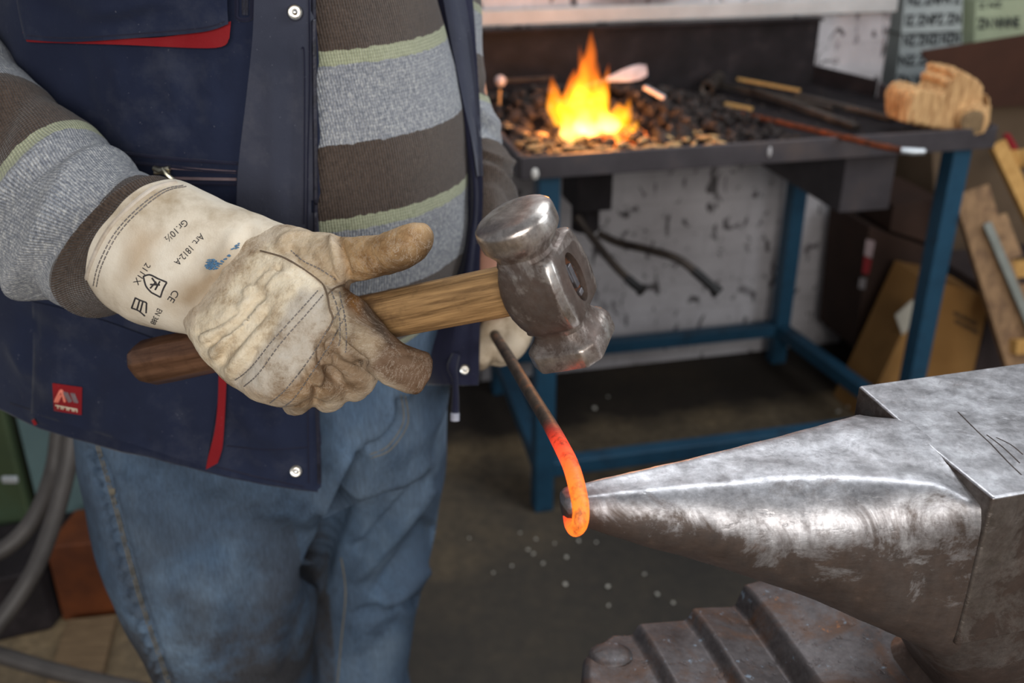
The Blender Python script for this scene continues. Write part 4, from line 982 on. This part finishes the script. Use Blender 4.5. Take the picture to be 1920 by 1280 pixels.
GRIP = pmat('black_rubber_grip', srgb(20, 18, 18), srgb(34, 31, 30), 30, .6); LEVER = pmat('sooty_lever_rod', srgb(44, 36, 33), srgb(70, 60, 52), 30, .5, .4)
for nm, pts, r_, gi in (('short', [(1082, 405, .14), (1110, 445, .11), (1150, 495, .06), (1180, 525, .02), (1205, 545, -.01)], .0085, .7), ('long', [(1122, 438, .16), (1160, 455, .13), (1215, 468, .08), (1270, 485, .03), (1310, 515, .0), (1348, 550, -.03)], .0085, .74)):
    P = cr([tuple(onv(*q)) for q in pts], 40); k = int(40 * gi)
    mb = MB(); mb.tube([Vector(p) for p in P[:k + 1]], r_, 12); lv = obj('damper_lever', mb, LEVER, forge, smooth=True)
    mb = MB(); mb.tube([Vector(p) for p in P[k:]], [r_ * 1.15] * (39 - k - 2) + [r_ * 1.55] * 3, 12); obj('grip', mb, GRIP, lv, smooth=True, auto=50)
mb = MB(); mb.ball(onv(1003, 326, -.008), (.007, .004, .011), 10, 8); obj('white_drip', mb, pmat('white_paint', srgb(214, 208, 200), srgb(230, 226, 220), 20), forge, smooth=True)
mb = MB(); mb.ball(onv(1443, 285, -.008), (.004, .003, .011), 10, 8); obj('weld_bead', mb, pmat('pale_weld', srgb(170, 165, 165), srgb(190, 186, 186), 20), forge, smooth=True)

# coal bed: uncountable lumps heaped on the tray
COAL = pmat('coal', srgb(18, 14, 13), srgb(40, 31, 28), 60, .7, 0, .5, c3=srgb(84, 74, 68))
ico = bmesh.new(); bmesh.ops.create_icosphere(ico, subdivisions=1, radius=1); IV = [v.co.copy() for v in ico.verts]; IF = [[v.index for v in f.verts] for f in ico.faces]; ico.free()
def lump(mb, c_, r_, seed, flat=1.0):
    rot = Matrix.Rotation(random.random() * 6.28, 3, 'Z') @ Matrix.Rotation(random.random() * 6.28, 3, 'X')
    sc = Vector((1, random.uniform(.6, 1), random.uniform(.5, .9)))
    mb.add([c_ + rot @ Vector((v.x * sc.x, v.y * sc.y, v.z * sc.z * flat)) * r_ * (1 + .35 * noise.noise(v * 1.3 + Vector((seed, seed * 2, 0)))) for v in IV], IF)
def heap(u, v):
    return .012 + .055 * math.exp(-((u - .33) / .17) ** 2 - ((v - .42) / .17) ** 2) + .03 * math.exp(-((u - .12) / .1) ** 2 - ((v - .45) / .15) ** 2) + .018 * math.exp(-((u - .45) / .15) ** 2 - ((v - .2) / .12) ** 2)
mb = MB()
for i in range(620):
    u, v = random.uniform(.02, .62), random.uniform(.04, .60)
    if math.hypot((u - .25) / .075, (v - .22) / .10) < .75: continue
    r_ = random.uniform(.009, .022) * (.7 if u > .5 else 1)
    lump(mb, tb(u, v, .784 + heap(u, v) * random.uniform(.3, 1)), r_, i * .37)
for i in range(220):
    lump(mb, tb(random.uniform(.05, .99), random.uniform(.02, .6), .787), random.uniform(.003, .008), i * .7)
tag(obj('coal_bed', mb, COAL, None), 'heaped black coal around the fire on the forge tray', 'coal', kind='stuff')
# wood chips in front of the fire
CHIP = wood_mat('pale_chip_wood', srgb(150, 112, 70), srgb(206, 170, 120), (8, 60, 60), .8)
chips = []
cp = [(960, 240), (948, 232), (985, 250), (1000, 262), (1015, 252), (1030, 270), (1045, 282), (1062, 275), (1085, 290), (1080, 278), (1110, 285), (1130, 276), (1150, 282), (1165, 270), (1185, 276), (1205, 262), (1215, 275), (1232, 262), (1250, 255), (1262, 270), (1275, 250), (1288, 262), (1305, 248), (1320, 258), (1335, 270), (1350, 268), (1300, 272), (1240, 276), (1020, 284), (975, 268), (1060, 292), (1362, 272), (1345, 258), (1272, 276), (1005, 275), (1140, 292)]
for i, (x, y) in enumerate(cp):
    mb = MB(); p = onz(x, y, .800 + .012 * random.random())
    L, w, h = random.uniform(.020, .042), random.uniform(.008, .016), random.uniform(.006, .011)
    rot = (Matrix.Rotation(random.uniform(-1.2, 1.2), 3, 'Z') @ Matrix.Rotation(random.uniform(-.35, .35), 3, 'Y'))
    vs = []
    for ix in np.linspace(-1, 1, 5):
        for a in range(8):
            t = a * math.pi / 4
            vs.append(p + rot @ Vector((ix * L / 2, w / 2 * math.cos(t) * (1 - .4 * ix * ix) + .002 * noise.noise(Vector((ix * 3 + i, a, i))), h / 2 * math.sin(t) * (1 - .4 * ix * ix) + .0015 * noise.noise(Vector((i, a, ix * 4))))))
    mb.loft([vs[j * 8:(j + 1) * 8] for j in range(5)])
    chips.append(tag(obj('wood_chip', mb, CHIP, None), 'pale wood chip among the chips along the front of the hearth', 'wood chip', 'wood chips on the hearth'))

# fire
def flame_mat(name, c_lo, c_hi, s_lo, s_hi, z0, z1):
    k = N(name); k.t.nodes.remove(k.b)
    vol = k.n('ShaderNodeEmission'); tc = k.n('ShaderNodeTexCoord'); sep = k.n('ShaderNodeSeparateXYZ'); k.l(tc.outputs['Object'], sep.inputs[0])
    f = k.math('DIVIDE', sep.outputs['Z'], z1)
    f = k.math('ADD', f, k.math('MULTIPLY', k.math('SUBTRACT', k.noise(38, 3, sc=(1, 1, .45)), .5), .35))
    k.l(k.ramp(f, [(0, c_lo), (.75, c_hi)]), vol.inputs[0]); k.l(k.ramp(f, [(0, 1), (1, .3)]), vol.inputs[1])
    st = k.math('MULTIPLY', k.ramp(f, [(0, 1.0), (1, s_hi / s_lo)]), s_lo); k.l(st, vol.inputs[1])
    k.l(vol.outputs[0], k.out.inputs['Volume'])
    return k.m
FV = .22
fire = empty('fire', onv(1110, 262, FV)); tag(fire, 'orange and yellow flames rising from the coals on the forge', 'fire')
FM = flame_mat('flame_gas', (1, .40, .010), (1, .19, .006), 92, 52, 0, .13)
FMB = flame_mat('flame_base_gas', (1, .52, .15), (1, .40, .02), 150, 70, 0, .07)
def flame(path, widths, dv, m, n=18):
    mb = MB(); P = [onv(x, y, FV + dv) for x, y in path]
    sc = (P[0] - CAMP).dot(Vector((0, CO, -SI))) / FPX
    P = cr([tuple(p) for p in P], 26); w_ = cr([[w] for w in widths], 26)[:, 0]
    rings = []
    for i, (p, w) in enumerate(zip(P, w_)):
        p = Vector(p); r_ = max(w, .4) * sc; z_ = p.z * 30
        off = E1 * (.12 * r_ * math.sin(z_ * 3 + path[0][0]))
        rings.append([p + off + E1 * (r_ * math.cos(t) * (1 + .22 * noise.noise(Vector((math.cos(t), math.sin(t), z_ * .8 + path[0][0])))))
                      + E2 * (r_ * .7 * math.sin(t)) for t in [2 * math.pi * k / n for k in range(n)]])
    mb.loft(rings); return obj('flame', mb, m, fire, smooth=True)
flame([(1108, 252), (1104, 205), (1100, 160), (1106, 105), (1109, 56)], [20, 34, 22, 12, 1.0], .0, FM)
flame([(1092, 230), (1090, 190), (1092, 140), (1087, 84)], [16, 22, 11, .8], -.02, FM)
flame([(1052, 236), (1044, 205), (1038, 172), (1034, 142)], [14, 17, 11, .8], -.01, FM)
flame([(1078, 240), (1074, 205), (1076, 165), (1078, 128)], [20, 28, 17, 1], .02, FM)
flame([(1122, 225), (1124, 180), (1121, 145), (1120, 114)], [12, 17, 7, 1.0], .01, FM)
flame([(1132, 220), (1132, 180), (1137, 145), (1142, 119)], [9, 12, 6, 1.0], .02, FM)
flame([(1150, 248), (1156, 222), (1160, 205), (1158, 192)], [16, 22, 14, 2], -.01, FM)
flame([(1172, 240), (1176, 222), (1178, 200), (1180, 184)], [8, 9, 7, 1.5], .0, FM)
flame([(1184, 248), (1190, 236), (1192, 226)], [8, 8, 2], -.02, FM)
flame([(1082, 272), (1078, 252), (1072, 232), (1060, 205)], [12, 28, 22, 6], -.05, FMB)
flame([(1105, 256), (1100, 235), (1098, 205)], [18, 24, 8], -.03, FMB)
flame([(1140, 250), (1138, 232), (1132, 208)], [16, 24, 8], -.03, FMB)
EMB = N('glowing_ember'); EMB.set(srgb(60, 30, 20), .7, 0, emit=EMB.ramp(EMB.noise(70, 4), [(.35, (.5, .03, .0)), (.6, (1, .22, .02))]), estr=EMB.ramp(EMB.noise(50, 3), [(.38, .2), (.62, 4.0)]))
mb = MB()
for i in range(70):
    t = random.random() * 6.28; q = random.random() ** .5
    lump(mb, tb(.245 + .075 * q * math.cos(t), .22 + .09 * q * math.sin(t), .790 + .016 * (1 - q)), random.uniform(.008, .015), i * 1.1)
tag(obj('ember_bed', mb, EMB.m, None), 'glowing embers under the flames', 'embers', kind='stuff')
fl = bpy.data.lights.new('fire_light', 'POINT'); fl.energy = 4.5; fl.color = (1, .36, .08); fl.shadow_soft_size = .06
flo = bpy.data.objects.new('fire_light', fl); COL.objects.link(flo); flo.location = onv(1100, 195, FV - .02)

# tools lying on the hearth
RUSTY = pmat('rusty_rod_steel', srgb(52, 32, 24), srgb(98, 52, 30), 40, .6, .4, .4, c3=srgb(150, 76, 40))
DKS = pmat('dark_bar_steel', srgb(46, 40, 38), srgb(76, 68, 62), 30, .5, .5, .3, c3=srgb(104, 92, 82))
SILV = pmat('bright_rod_end', srgb(176, 182, 188), srgb(206, 210, 214), 30, .35, .6)
pk_ = obj('poker', MB().tube([onz(1392, 213, .800), onz(1500, 238, .811), onz(1600, 261, .825), onz(1640, 271, .829), onz(1692, 282, .831)], [.006, .006, .0065, .0065, .006], 12, dense=30), RUSTY, None, smooth=True)
tag(pk_, 'rusty poker with bright tip lying across the front rim of the forge', 'poker')
obj('bright_tip', MB().tube([onz(1690, 282, .831), onz(1712, 284, .831), onz(1734, 284, .832)], [.006, .0070, .0056], 12), SILV, pk_, smooth=True)
mb = MB(); mb.beam(onz(1412, 168, .812), onz(1606, 238, .796), .020, .012); tag(obj('flat_bar', mb, DKS, None, bevel=.0015), 'dark flat iron bar lying behind the rusty poker', 'iron bar')
mb = MB(); mb.beam(onz(1490, 178, .806), onz(1675, 222, .795), .020, .011); tag(obj('flat_bar', mb, DKS, None, bevel=.0015), 'dark flat iron bar at the right end of the hearth, nearest the low side plate', 'iron bar')
mb = MB(); mb.beam(onz(1300, 148, .808), onz(1560, 205, .80), .014, .014); tag(obj('square_bar', mb, DKS, None, bevel=.0015), 'dark square iron bar lying beside the ring ended pipe', 'iron bar')
st_ = wood_mat('yellowed_stick', srgb(150, 112, 62), srgb(186, 148, 90), (6, 60, 60), .7)
mb = MB(); mb.beam(onz(1383, 148, .822), onz(1500, 170, .815), .008, .007); tag(obj('wooden_stick', mb, st_, None, bevel=.001), 'thin yellow wooden stick lying on the iron bars at the back', 'stick')
pc = onz(1326, 166, .822); ax = (E1 * .55 + E2 * .8).normalized()
mb = MB(); q = ax.to_track_quat('Z', 'Y').to_matrix()
prof_ = [(.009, 0), (.016, -.002), (.018, .004), (.0165, .02), (.0155, .14), (.009, .14), (.009, .02)]
rs = [[pc + q @ Vector((r_ * math.cos(2 * math.pi * k / 24), r_ * math.sin(2 * math.pi * k / 24), z)) for k in range(24)] for r_, z in prof_]
mb.loft(rs + [rs[0]], False); tag(obj('pipe', mb, DKS, None, smooth=True), 'short iron pipe with its round open end facing front on the hearth', 'pipe')
PALE = pmat('ash_whitened_iron', srgb(170, 158, 160), srgb(206, 196, 198), 30, .6, .2)
b0, b1 = onv(1138, 149, .33), onv(1212, 132, .36)
mb = MB(); d = (b1 - b0); rs = []
for q_ in np.linspace(0, 1, 16):
    w = .004 + .011 * math.sin(math.pi * min(1, q_ * .62 + .03)) ** 1.3 * (1 if q_ < .92 else .75)
    c_ = b0 + d * q_
    rs.append([c_ + Vector((0, 0, 1)) * (w * math.cos(t)) + E2 * (w * .55 * math.cos(t) + .0035 * math.sin(t)) for t in [2 * math.pi * k / 16 for k in range(16)]])
mb.loft(rs); sc_ = obj('fire_scoop', mb, PALE, None, smooth=True); tag(sc_, 'pale spoon shaped fire scoop standing out of the coal right of the flames', 'scoop')
obj('handle', MB().tube([b0, b0 - d * .5 + Vector((0, .03, -.01))], .004, 10), DKS, sc_, smooth=True)
mb = MB(); mb.beam(onv(1208, 163, .30), onv(1246, 184, .27), .014, .008); tag(obj('iron_offcut', mb, PALE, None, bevel=.0015), 'small pale flat iron offcut on the coal below the fire scoop', 'iron offcut')
rk = obj('fire_rake', MB().tube([onv(940, 152, .47), onv(985, 149, .50), onv(1040, 146, .53)], .0045, 10), DKS, None, smooth=True)
tag(rk, 'fire rake with pale round knob at the left of the flames', 'rake')
obj('knob', MB().ball(onv(938, 152, .46), .013, 16, 10), PALE, rk, smooth=True)
mb = MB(); mb.beam(onz(936, 205, .80), onz(936, 205, .80) + Vector((.002, 0, .045)), .008, .006); mb2 = mb
tag(obj('wood_splinter', mb, CHIP, None, bevel=.001), 'upright wood splinter standing beside the striped sleeve on the hearth', 'splinter')
mb = MB(); mb.beam(onz(1410, 205, .800), onz(1360, 195, .802), .012, .008); tag(obj('wood_splinter', mb, st_, None, bevel=.001), 'flat yellow wood splinter lying on the black tray right of the coal', 'splinter')

# split log on the right front corner
ol = [(1700, 232), (1702, 196), (1708, 176), (1722, 168), (1742, 170), (1760, 178), (1774, 168), (1775, 152), (1786, 146), (1786, 134), (1800, 130), (1812, 138), (1822, 140), (1832, 148), (1846, 156), (1848, 176), (1845, 196), (1856, 204), (1857, 181), (1861, 186), (1862, 215), (1858, 240), (1845, 250), (1815, 254), (1770, 246), (1735, 240)]
LOG = wood_mat('split_log_wood', srgb(138, 92, 52), srgb(216, 174, 122), (34, 34, 5), .8, .9)
op = cr([tuple(onv(x, y, .03)) for x, y in ol + [ol[0]]], 120)[:-1]
c_ = Vector(op.mean(0)); rs = []
for q_, s_ in ((0, .90), (.006, .96), (.02, 1), (.06, 1), (.085, .97), (.092, .88)):
    rs.append([c_ + (Vector(p) - c_) * s_ + E2 * q_ for p in op])
mbl = MB().loft(rs); kp = onv(1826, 226, .01)
mbl.tube([kp - E2 * .012 - E1 * .01, kp + E2 * .04 + E1 * .02], [.030, .034], 20)
log = remesh('split_log', [mbl], .0020, 1, LOG, None)
V = np_verts(log); Nn = np_normals(log)
stv = np.array([noise.fractal(Vector((p[0] * 120, p[1] * 120, p[2] * 14)), 1, 2, 4) for p in V]); V += Nn * (stv * .0035)[:, None]; set_verts(log, V)
tag(log, 'rough broken piece of pale wood on the front corner of the forge', 'wood')
knb = MB(); q = (-E2 * 1.0 - E1 * .35).normalized().to_track_quat('Z', 'Y').to_matrix()
kc = kp - E2 * .012 - E1 * .010
knb.loft([[kc + q @ Vector((r_ * math.cos(t), r_ * math.sin(t), z)) for t in [2 * math.pi * k / 24 for k in range(24)]] for r_, z in ((.0245, -.01), (.0245, .0025), (.0225, .0035), (.012, .003), (.002, .0035))])
obj('cut_knot', knb, wood_mat('grey_end_grain', srgb(96, 78, 56), srgb(136, 112, 82), (40, 40, 40), .9), log, smooth=True, auto=40)
# ------------------------------------------------------------------ room
def structure(o): o['kind'] = 'structure'; return o
ZW = 2.9
wall_c = tb(-.9, .65, 0)
SOOT = tuple(onv(1205, -18, .65) - Vector(((tb(-3, .65, 0) + tb(1.15, .65, 0)).x / 2, 0, 0)) * 0)
mb = MB(); tbox(mb, -3.2, 1.15, .655, .80, 0, ZW)
o = obj('wall_back', mb, None, None); SOOT = tuple(onv(1205, -12, .65) - o.location); o.data.materials.append(wall_mat()); structure(o)
mb = MB(); tbox(mb, -3.2, 1.15, .632, .656, .958, .995); structure(obj('trim_1', mb, pmat('pale_ledge', srgb(176, 174, 172), srgb(196, 194, 192), 8, .7), None, bevel=.003))
DW = pmat('grimy_dark_plaster', srgb(52, 42, 42), srgb(74, 62, 60), 6, .8, 0, .4)
mb = MB(); tbox(mb, 1.10, 1.15, .80, 1.5, 0, ZW); structure(obj('wall_return', mb, DW, None))
mb = MB(); tbox(mb, 1.10, 3.4, 1.5, 1.58, 0, ZW); structure(obj('wall_recess', mb, DW, None))
mb = MB(); tbox(mb, 2.6, 2.7, -4.2, 1.6, 0, .9); tbox(mb, 2.6, 2.7, -4.2, 1.6, 2.6, ZW); tbox(mb, 2.6, 2.7, .2, 1.6, .9, 2.6); tbox(mb, 2.6, 2.7, -4.2, -2.2, .9, 2.6)
structure(obj('wall_right', mb, pmat('grey_plaster', srgb(120, 116, 112), srgb(140, 136, 132), 5, .8), None))
mb = MB(); mb.box((0, 0, -.03), (9, 9, .06)); fo = obj('floor', mb, None, None, origin=False); fo.data.materials.append(floor_mat()); structure(fo)

# printed cartons on the shelf behind
PRW = pmat('printed_white_carton', srgb(168, 174, 174), srgb(186, 192, 190), 6, .7); PRG = pmat('printed_greenish_carton', srgb(170, 180, 150), srgb(188, 198, 166), 6, .7)
DINK = pmat('dark_print', srgb(34, 36, 38), srgb(52, 54, 56), 60, .8)
def carton(name, quad, v, depth, m, label, cat='carton', zmin=0):
    qd = [onv(x, y, v) for x, y in quad]
    for p in qd: p.z = max(p.z, zmin)
    mb = MB(); mb.prism(qd, E2 * depth); return tag(obj(name, mb, m, None), label, cat)
def rows_print(par, rows, v):
    for txt, x0, x1, y0, y1, h in rows:
        vs, fs = font_mesh(txt, .045); xs = [q[0] for q in vs]; a, b = min(xs), max(xs)
        out = []
        for q in vs:
            t = (q[0] - a) / (b - a); out.append(onv(x0 + (x1 - x0) * t, y0 + (y1 - y0) * t - q[1] / .72 * h, v - .0015))
        obj('printed_lettering', MB().add(out, fs), DINK, par)
c1 = carton('printed_carton', [(1672, 205), (1690, 66), (1804, 61), (1804, 205)], .95, .2, PRW, 'grey white carton printed with dark letters behind the split log', 'carton', .631)
rows_print(c1, [('NZ ZNZI NZN', 1694, 1800, 86, 80, 19), ('NZ ZNI', 1686, 1758, 123, 120, 19), ('ZN NNZZ', 1680, 1770, 160, 157, 19)], .95)
c2 = carton('printed_carton', [(1690, 63), (1702, -60), (1806, -66), (1804, 58)], .94, .2, PRW, 'white printed carton at the top right, stacked on the grey white one', 'carton')
rows_print(c2, [('NZ ZNPN Z', 1702, 1802, 10, 6, 19), ('IZ ZNPZ ZN', 1698, 1802, 48, 44, 20)], .94)
c3 = carton('printed_carton', [(1812, 240), (1830, 2), (1990, -8), (1990, 240)], .90, .2, PRG, 'greenish carton printed with dark letters at the top right corner', 'carton', .631)
rows_print(c3, [('ZN NNNE', 1832, 1912, 54, 51, 20), ('Z NZ', 1834, 1880, 16, 13, 10)], .90)
mb = MB(); tbox(mb, 1.16, 2.5, .86, 1.49, .60, .63); tbox(mb, 1.16, 1.2, .86, .9, 0, .6); tbox(mb, 2.46, 2.5, .86, .9, 0, .6); tbox(mb, 1.16, 1.2, 1.45, 1.49, 0, .6); tbox(mb, 2.46, 2.5, 1.45, 1.49, 0, .6)
tag(obj('shelf', mb, DW, None), 'dark low shelf behind the forge carrying the printed cartons', 'shelf')
KBD = pmat('shaded_brown_cardboard', srgb(58, 32, 20), srgb(70, 40, 26), 5, .8); KB = pmat('tan_cardboard', srgb(150, 108, 58), srgb(170, 126, 72), 4, .8, 0, .15); KBG = pmat('drab_cardboard', srgb(96, 78, 60), srgb(112, 92, 72), 4, .8)  # KBD: shade on the raised flap is darkened into its brown
KBX = pmat('dark_brown_cardboard', srgb(50, 33, 25), srgb(64, 43, 33), 5, .8)
big = carton('cardboard_box', [(1745, 760), (1745, 206), (1990, 190), (1990, 700)], .50, .28, KBG, 'large drab cardboard box standing behind the wood offcuts', 'cardboard box')
mb = MB(); mb.prism([onv(x, y, .44) for x, y in ((1728, 96), (1990, 54), (1990, 196), (1775, 204), (1758, 150))], E2 * .006); fl_ = obj('flap', mb, KBD, big); fl_['label'] = 'shaded brown inner side of the raised flap'
xb = carton('cardboard_box', [(1604, 655), (1630, 425), (1760, 470), (1745, 655)], .40, .2, KBX, 'dark brown cardboard box with a red and white mark under the forge', 'cardboard box')
mb = MB(); mb.prism([onv(x, y, .398) for x, y in ((1620, 478), (1624, 448), (1640, 452), (1634, 484))], E2 * -.0015); obj('white_mark', mb, pmat('white_print', srgb(150, 130, 130), srgb(170, 150, 150), 20), xb)
mb = MB(); mb.prism([onv(x, y, .398) for x, y in ((1616, 512), (1620, 480), (1634, 486), (1629, 514))], E2 * -.0015); obj('red_mark', mb, pmat('red_print', srgb(120, 30, 34), srgb(136, 38, 42), 20), xb)
mb = MB(); mb.prism([onv(x, y, .398) for x, y in ((1609, 540), (1612, 520), (1624, 522), (1621, 542))], E2 * -.0015); obj('pale_mark', mb, pmat('pale_print', srgb(110, 104, 104), srgb(130, 122, 122), 90), xb)
carton('cardboard_box', [(1668, 432), (1676, 385), (1766, 372), (1774, 466)], .40, .2, KBX, 'small dark brown carton beside the grey ash box', 'cardboard box')
tn = carton('cardboard_box', [(1606, 830), (1738, 526), (1790, 536), (1846, 556), (1880, 830)], .22, .14, KB, 'tan cardboard box behind the front right blue leg, with dark print', 'cardboard box')
mb = MB()
for i in range(9):
    for j in (0, 1):
        x, y = 1788 + i * 5.0 + j * 2, 590 + i * 2.6 + j * 15
        mb.prism([onv(x + dx, y + dy, .219) for dx, dy in ((0, 0), (0, -9 if i % 3 else -6), (2.6, -7.5), (2.6, 1))], E2 * -.001)
obj('dark_print', mb, DINK, tn)
mb = MB(); mb.prism([onv(x, y, .20) for x, y in ((1679, 592), (1712, 562), (1718, 605), (1692, 628))], E2 * .004); tag(obj('paper_scrap', mb, pmat('white_paper', srgb(186, 178, 162), srgb(200, 192, 176), 9), None), 'white paper scrap stuck against the tan box behind the blue leg', 'paper')
# wood offcuts on the right
PLK = wood_mat('weathered_plank', srgb(112, 86, 62), srgb(158, 124, 90), (20, 20, 3), .8, .5, srgb(84, 58, 46)); STK = wood_mat('fresh_lath', srgb(168, 122, 62), srgb(204, 158, 92), (30, 30, 3), .7); SLAT = pmat('grey_slat', srgb(118, 120, 112), srgb(140, 142, 134), 12, .6)
def lean(name, a, b, w, h, m, label, cat, up=(0, -1, .3)):
    mb = MB(); mb.beam(onv(*a), onv(*b), w, h, up); return tag(obj(name, mb, m, None, bevel=.002), label, cat)
lean('plank', (1818, 356, .20), (1935, 740, -.02), .085, .022, PLK, 'wide weathered plank leaning right of the blue table leg', 'plank')
lean('lath', (1868, 268, .26), (1950, 440, .16), .036, .026, STK, 'yellow wooden lath leaning below the forge corner at the right edge', 'lath')
lean('slat', (1850, 418, .14), (1945, 640, .0), .020, .010, SLAT, 'thin grey slat lying over the weathered plank', 'slat')
lean('wood_block', (1868, 405, .165), (1898, 485, .105), .045, .014, PLK, 'short brown board lying on the weathered plank beside the slat', 'wood block')
OFF = [((1885, 505, .16), (1945, 500, .16), .040, .05, STK, 'orange brown wood block right of the grey slat, upper of two'), ((1890, 552, .12), (1950, 560, .12), .06, .05, PLK, 'greyish wood block at the right edge beside the slat, lower of two'), ((1898, 650, .02), (1935, 646, .02), .035, .03, STK, 'small pale wood block at the foot of the planks')]
for a, b, w, h, m, l in OFF: lean('wood_block', a, b, w, h, m, l, 'wood block')
mb = MB(); mb.tube([onv(1898, 300, .24), onv(1950, 292, .34)], .024, 16); tag(obj('branch_piece', mb, STK, None, smooth=True, auto=40), 'pale round branch piece behind the leaning lath', 'wood')
mb = MB(); mb.beam(onv(1886, 252, .30), onv(1903, 282, .26), .016, .012); tag(obj('red_stick', mb, RED, None, bevel=.002), 'small red stick behind the leaning lath', 'stick')
mb = MB(); q0 = onv(1780, 470, .24); uu = (q0 - LF).dot(E1); tbox(mb, uu + .13, uu + .62, .215, .49, 0, .34); tag(obj('crate', mb, DW, None, bevel=.004), 'dark crate behind the planks carrying wood offcuts', 'crate')

# left behind the smith
GRN = pmat('green_painted_cabinet', srgb(44, 56, 36), srgb(58, 70, 46), 3, .6, 0, .2, c3=srgb(62, 84, 66)); TEAL = pmat('grey_teal_paint', srgb(78, 98, 100), srgb(92, 114, 114), 4, .6)
g0, g1 = onz(-160, 1060, .0), onz(84, 1075, .0)
mb = MB(); mb.prism([g0, g1, g1 + Vector((0, 0, .95)), g0 + Vector((0, 0, .95))], (-.05, .35, 0)); gc = obj('machine_cabinet', mb, GRN, None, bevel=.01); tag(gc, 'green painted machine cabinet at the left edge behind the smith', 'cabinet')
mb = MB(); t0 = onz(48, 860, .38); mb.box(onz(48, 862, .39) + Vector((0, -.06, 0)), (.026, .008, .012)); obj('handle', mb, SILV, gc, bevel=.002)
t0, t1 = onz(100, 1062, 0), onz(250, 1062, 0)
mb = MB(); mb.prism([t0, t1, t1 + Vector((0, 0, .9)), t0 + Vector((0, 0, .9))], (0, .05, 0)); tag(obj('panel', mb, TEAL, None), 'grey teal metal panel standing beside the green cabinet', 'panel')
RUSTB = pmat('rust_brown_steel', srgb(78, 38, 16), srgb(110, 56, 22), 9, .7, .2, .4)
r0, r1 = onz(118, 1164, 0), onz(250, 1150, 0)
mb = MB(); mb.prism([r0, r1, r1 + Vector((0, 0, .175)), r0 + Vector((0, 0, .175))], (.01, .12, 0)); tag(obj('steel_block', mb, RUSTB, None, bevel=.004), 'rust brown steel block on the floor behind the leg', 'steel block')
mb = MB(); mb.prism([onz(130, 1176, .005), onz(222, 1166, .005), onz(180, 1340, .005), onz(76, 1340, .005)], (0, 0, .02)); tag(obj('board', mb, wood_mat('dusty_board', srgb(88, 70, 50), srgb(116, 95, 70), (4, 30, 30), .8), None, bevel=.002), 'dusty pale board lying on the floor in front of the rust brown block', 'board')
mb = MB(); d0, d1 = onz(-120, 1230, 0), onz(100, 1180, 0); mb.prism([d0, d1, d1 + Vector((0, 0, .14)), d0 + Vector((0, 0, .14))], (.02, .2, 0)); tag(obj('tool_case', mb, BLACK_STEEL, None, bevel=.006), 'dark steel case on the floor left of the rust brown block', 'case')
CAB = pmat('grey_rubber_cable', srgb(62, 58, 56), srgb(80, 75, 72), 14, .55)
for i, (pts, lab) in enumerate(([[(128, 700, 1.5), (112, 800, 1.5), (100, 880, 1.5), (70, 960, 1.47), (20, 1020, 1.45), (-60, 1060, 1.44)], 'thick grey cable hanging by the cabinet, the inner left one'], [[(142, 690, 1.46), (134, 830, 1.46), (116, 920, 1.45), (92, 1000, 1.43), (58, 1080, 1.4), (0, 1165, 1.38), (-60, 1230, 1.36)], 'thick grey cable hanging next to the jeans and sweeping down left'], [[(-80, 1205, 1.5), (0, 1228, 1.5), (80, 1252, 1.5), (160, 1272, 1.5), (270, 1296, 1.5)], 'grey cable crossing the bottom left corner above the board'])):
    mb = MB(); mb.tube([at(*p) for p in pts], .0125, 14, dense=40); tag(obj('cable', mb, CAB, None, smooth=True), lab, 'cable', 'grey cables at the left')
# crumbs on the floor
CRM = pmat('pale_crumb', srgb(190, 184, 170), srgb(222, 216, 204), 60, .7)
base = None
for i, (x, y, r_) in enumerate([(1000, 1040, 4), (1085, 1016, 4), (1118, 1018, 3), (1062, 1047, 5), (990, 1032, 4), (1018, 1058, 4), (1060, 1098, 5), (1140, 1102, 5), (1232, 1117, 6), (1208, 1078, 4), (1141, 1137, 4), (1262, 1132, 4), (960, 1062, 3), (1005, 1012, 4), (975, 1000, 3), (1040, 1020, 3), (1115, 768, 5), (1100, 660, 4), (1140, 745, 3), (1571, 774, 5), (1590, 765, 4), (1070, 880, 3), (925, 1075, 3), (880, 1010, 3)]):
    p = onz(x, y, 0); s = (p - CAMP).dot(Vector((0, CO, -SI)))
    if base is None:
        mb = MB(); lump(mb, Vector((0, 0, 0)), .01, 3.3); base = obj('floor_crumb', mb, CRM, None); o = base
    else: o = dup(base)
    o.location = (p.x, p.y, 0); k_ = r_ * s / FPX / .01 * .9; o.scale = (k_, k_, k_); o.rotation_euler = (0, 0, i * 1.3)
    tag(o, 'pale crumb of scale scattered on the dark floor around the forge', 'crumb', 'pale crumbs on the floor')
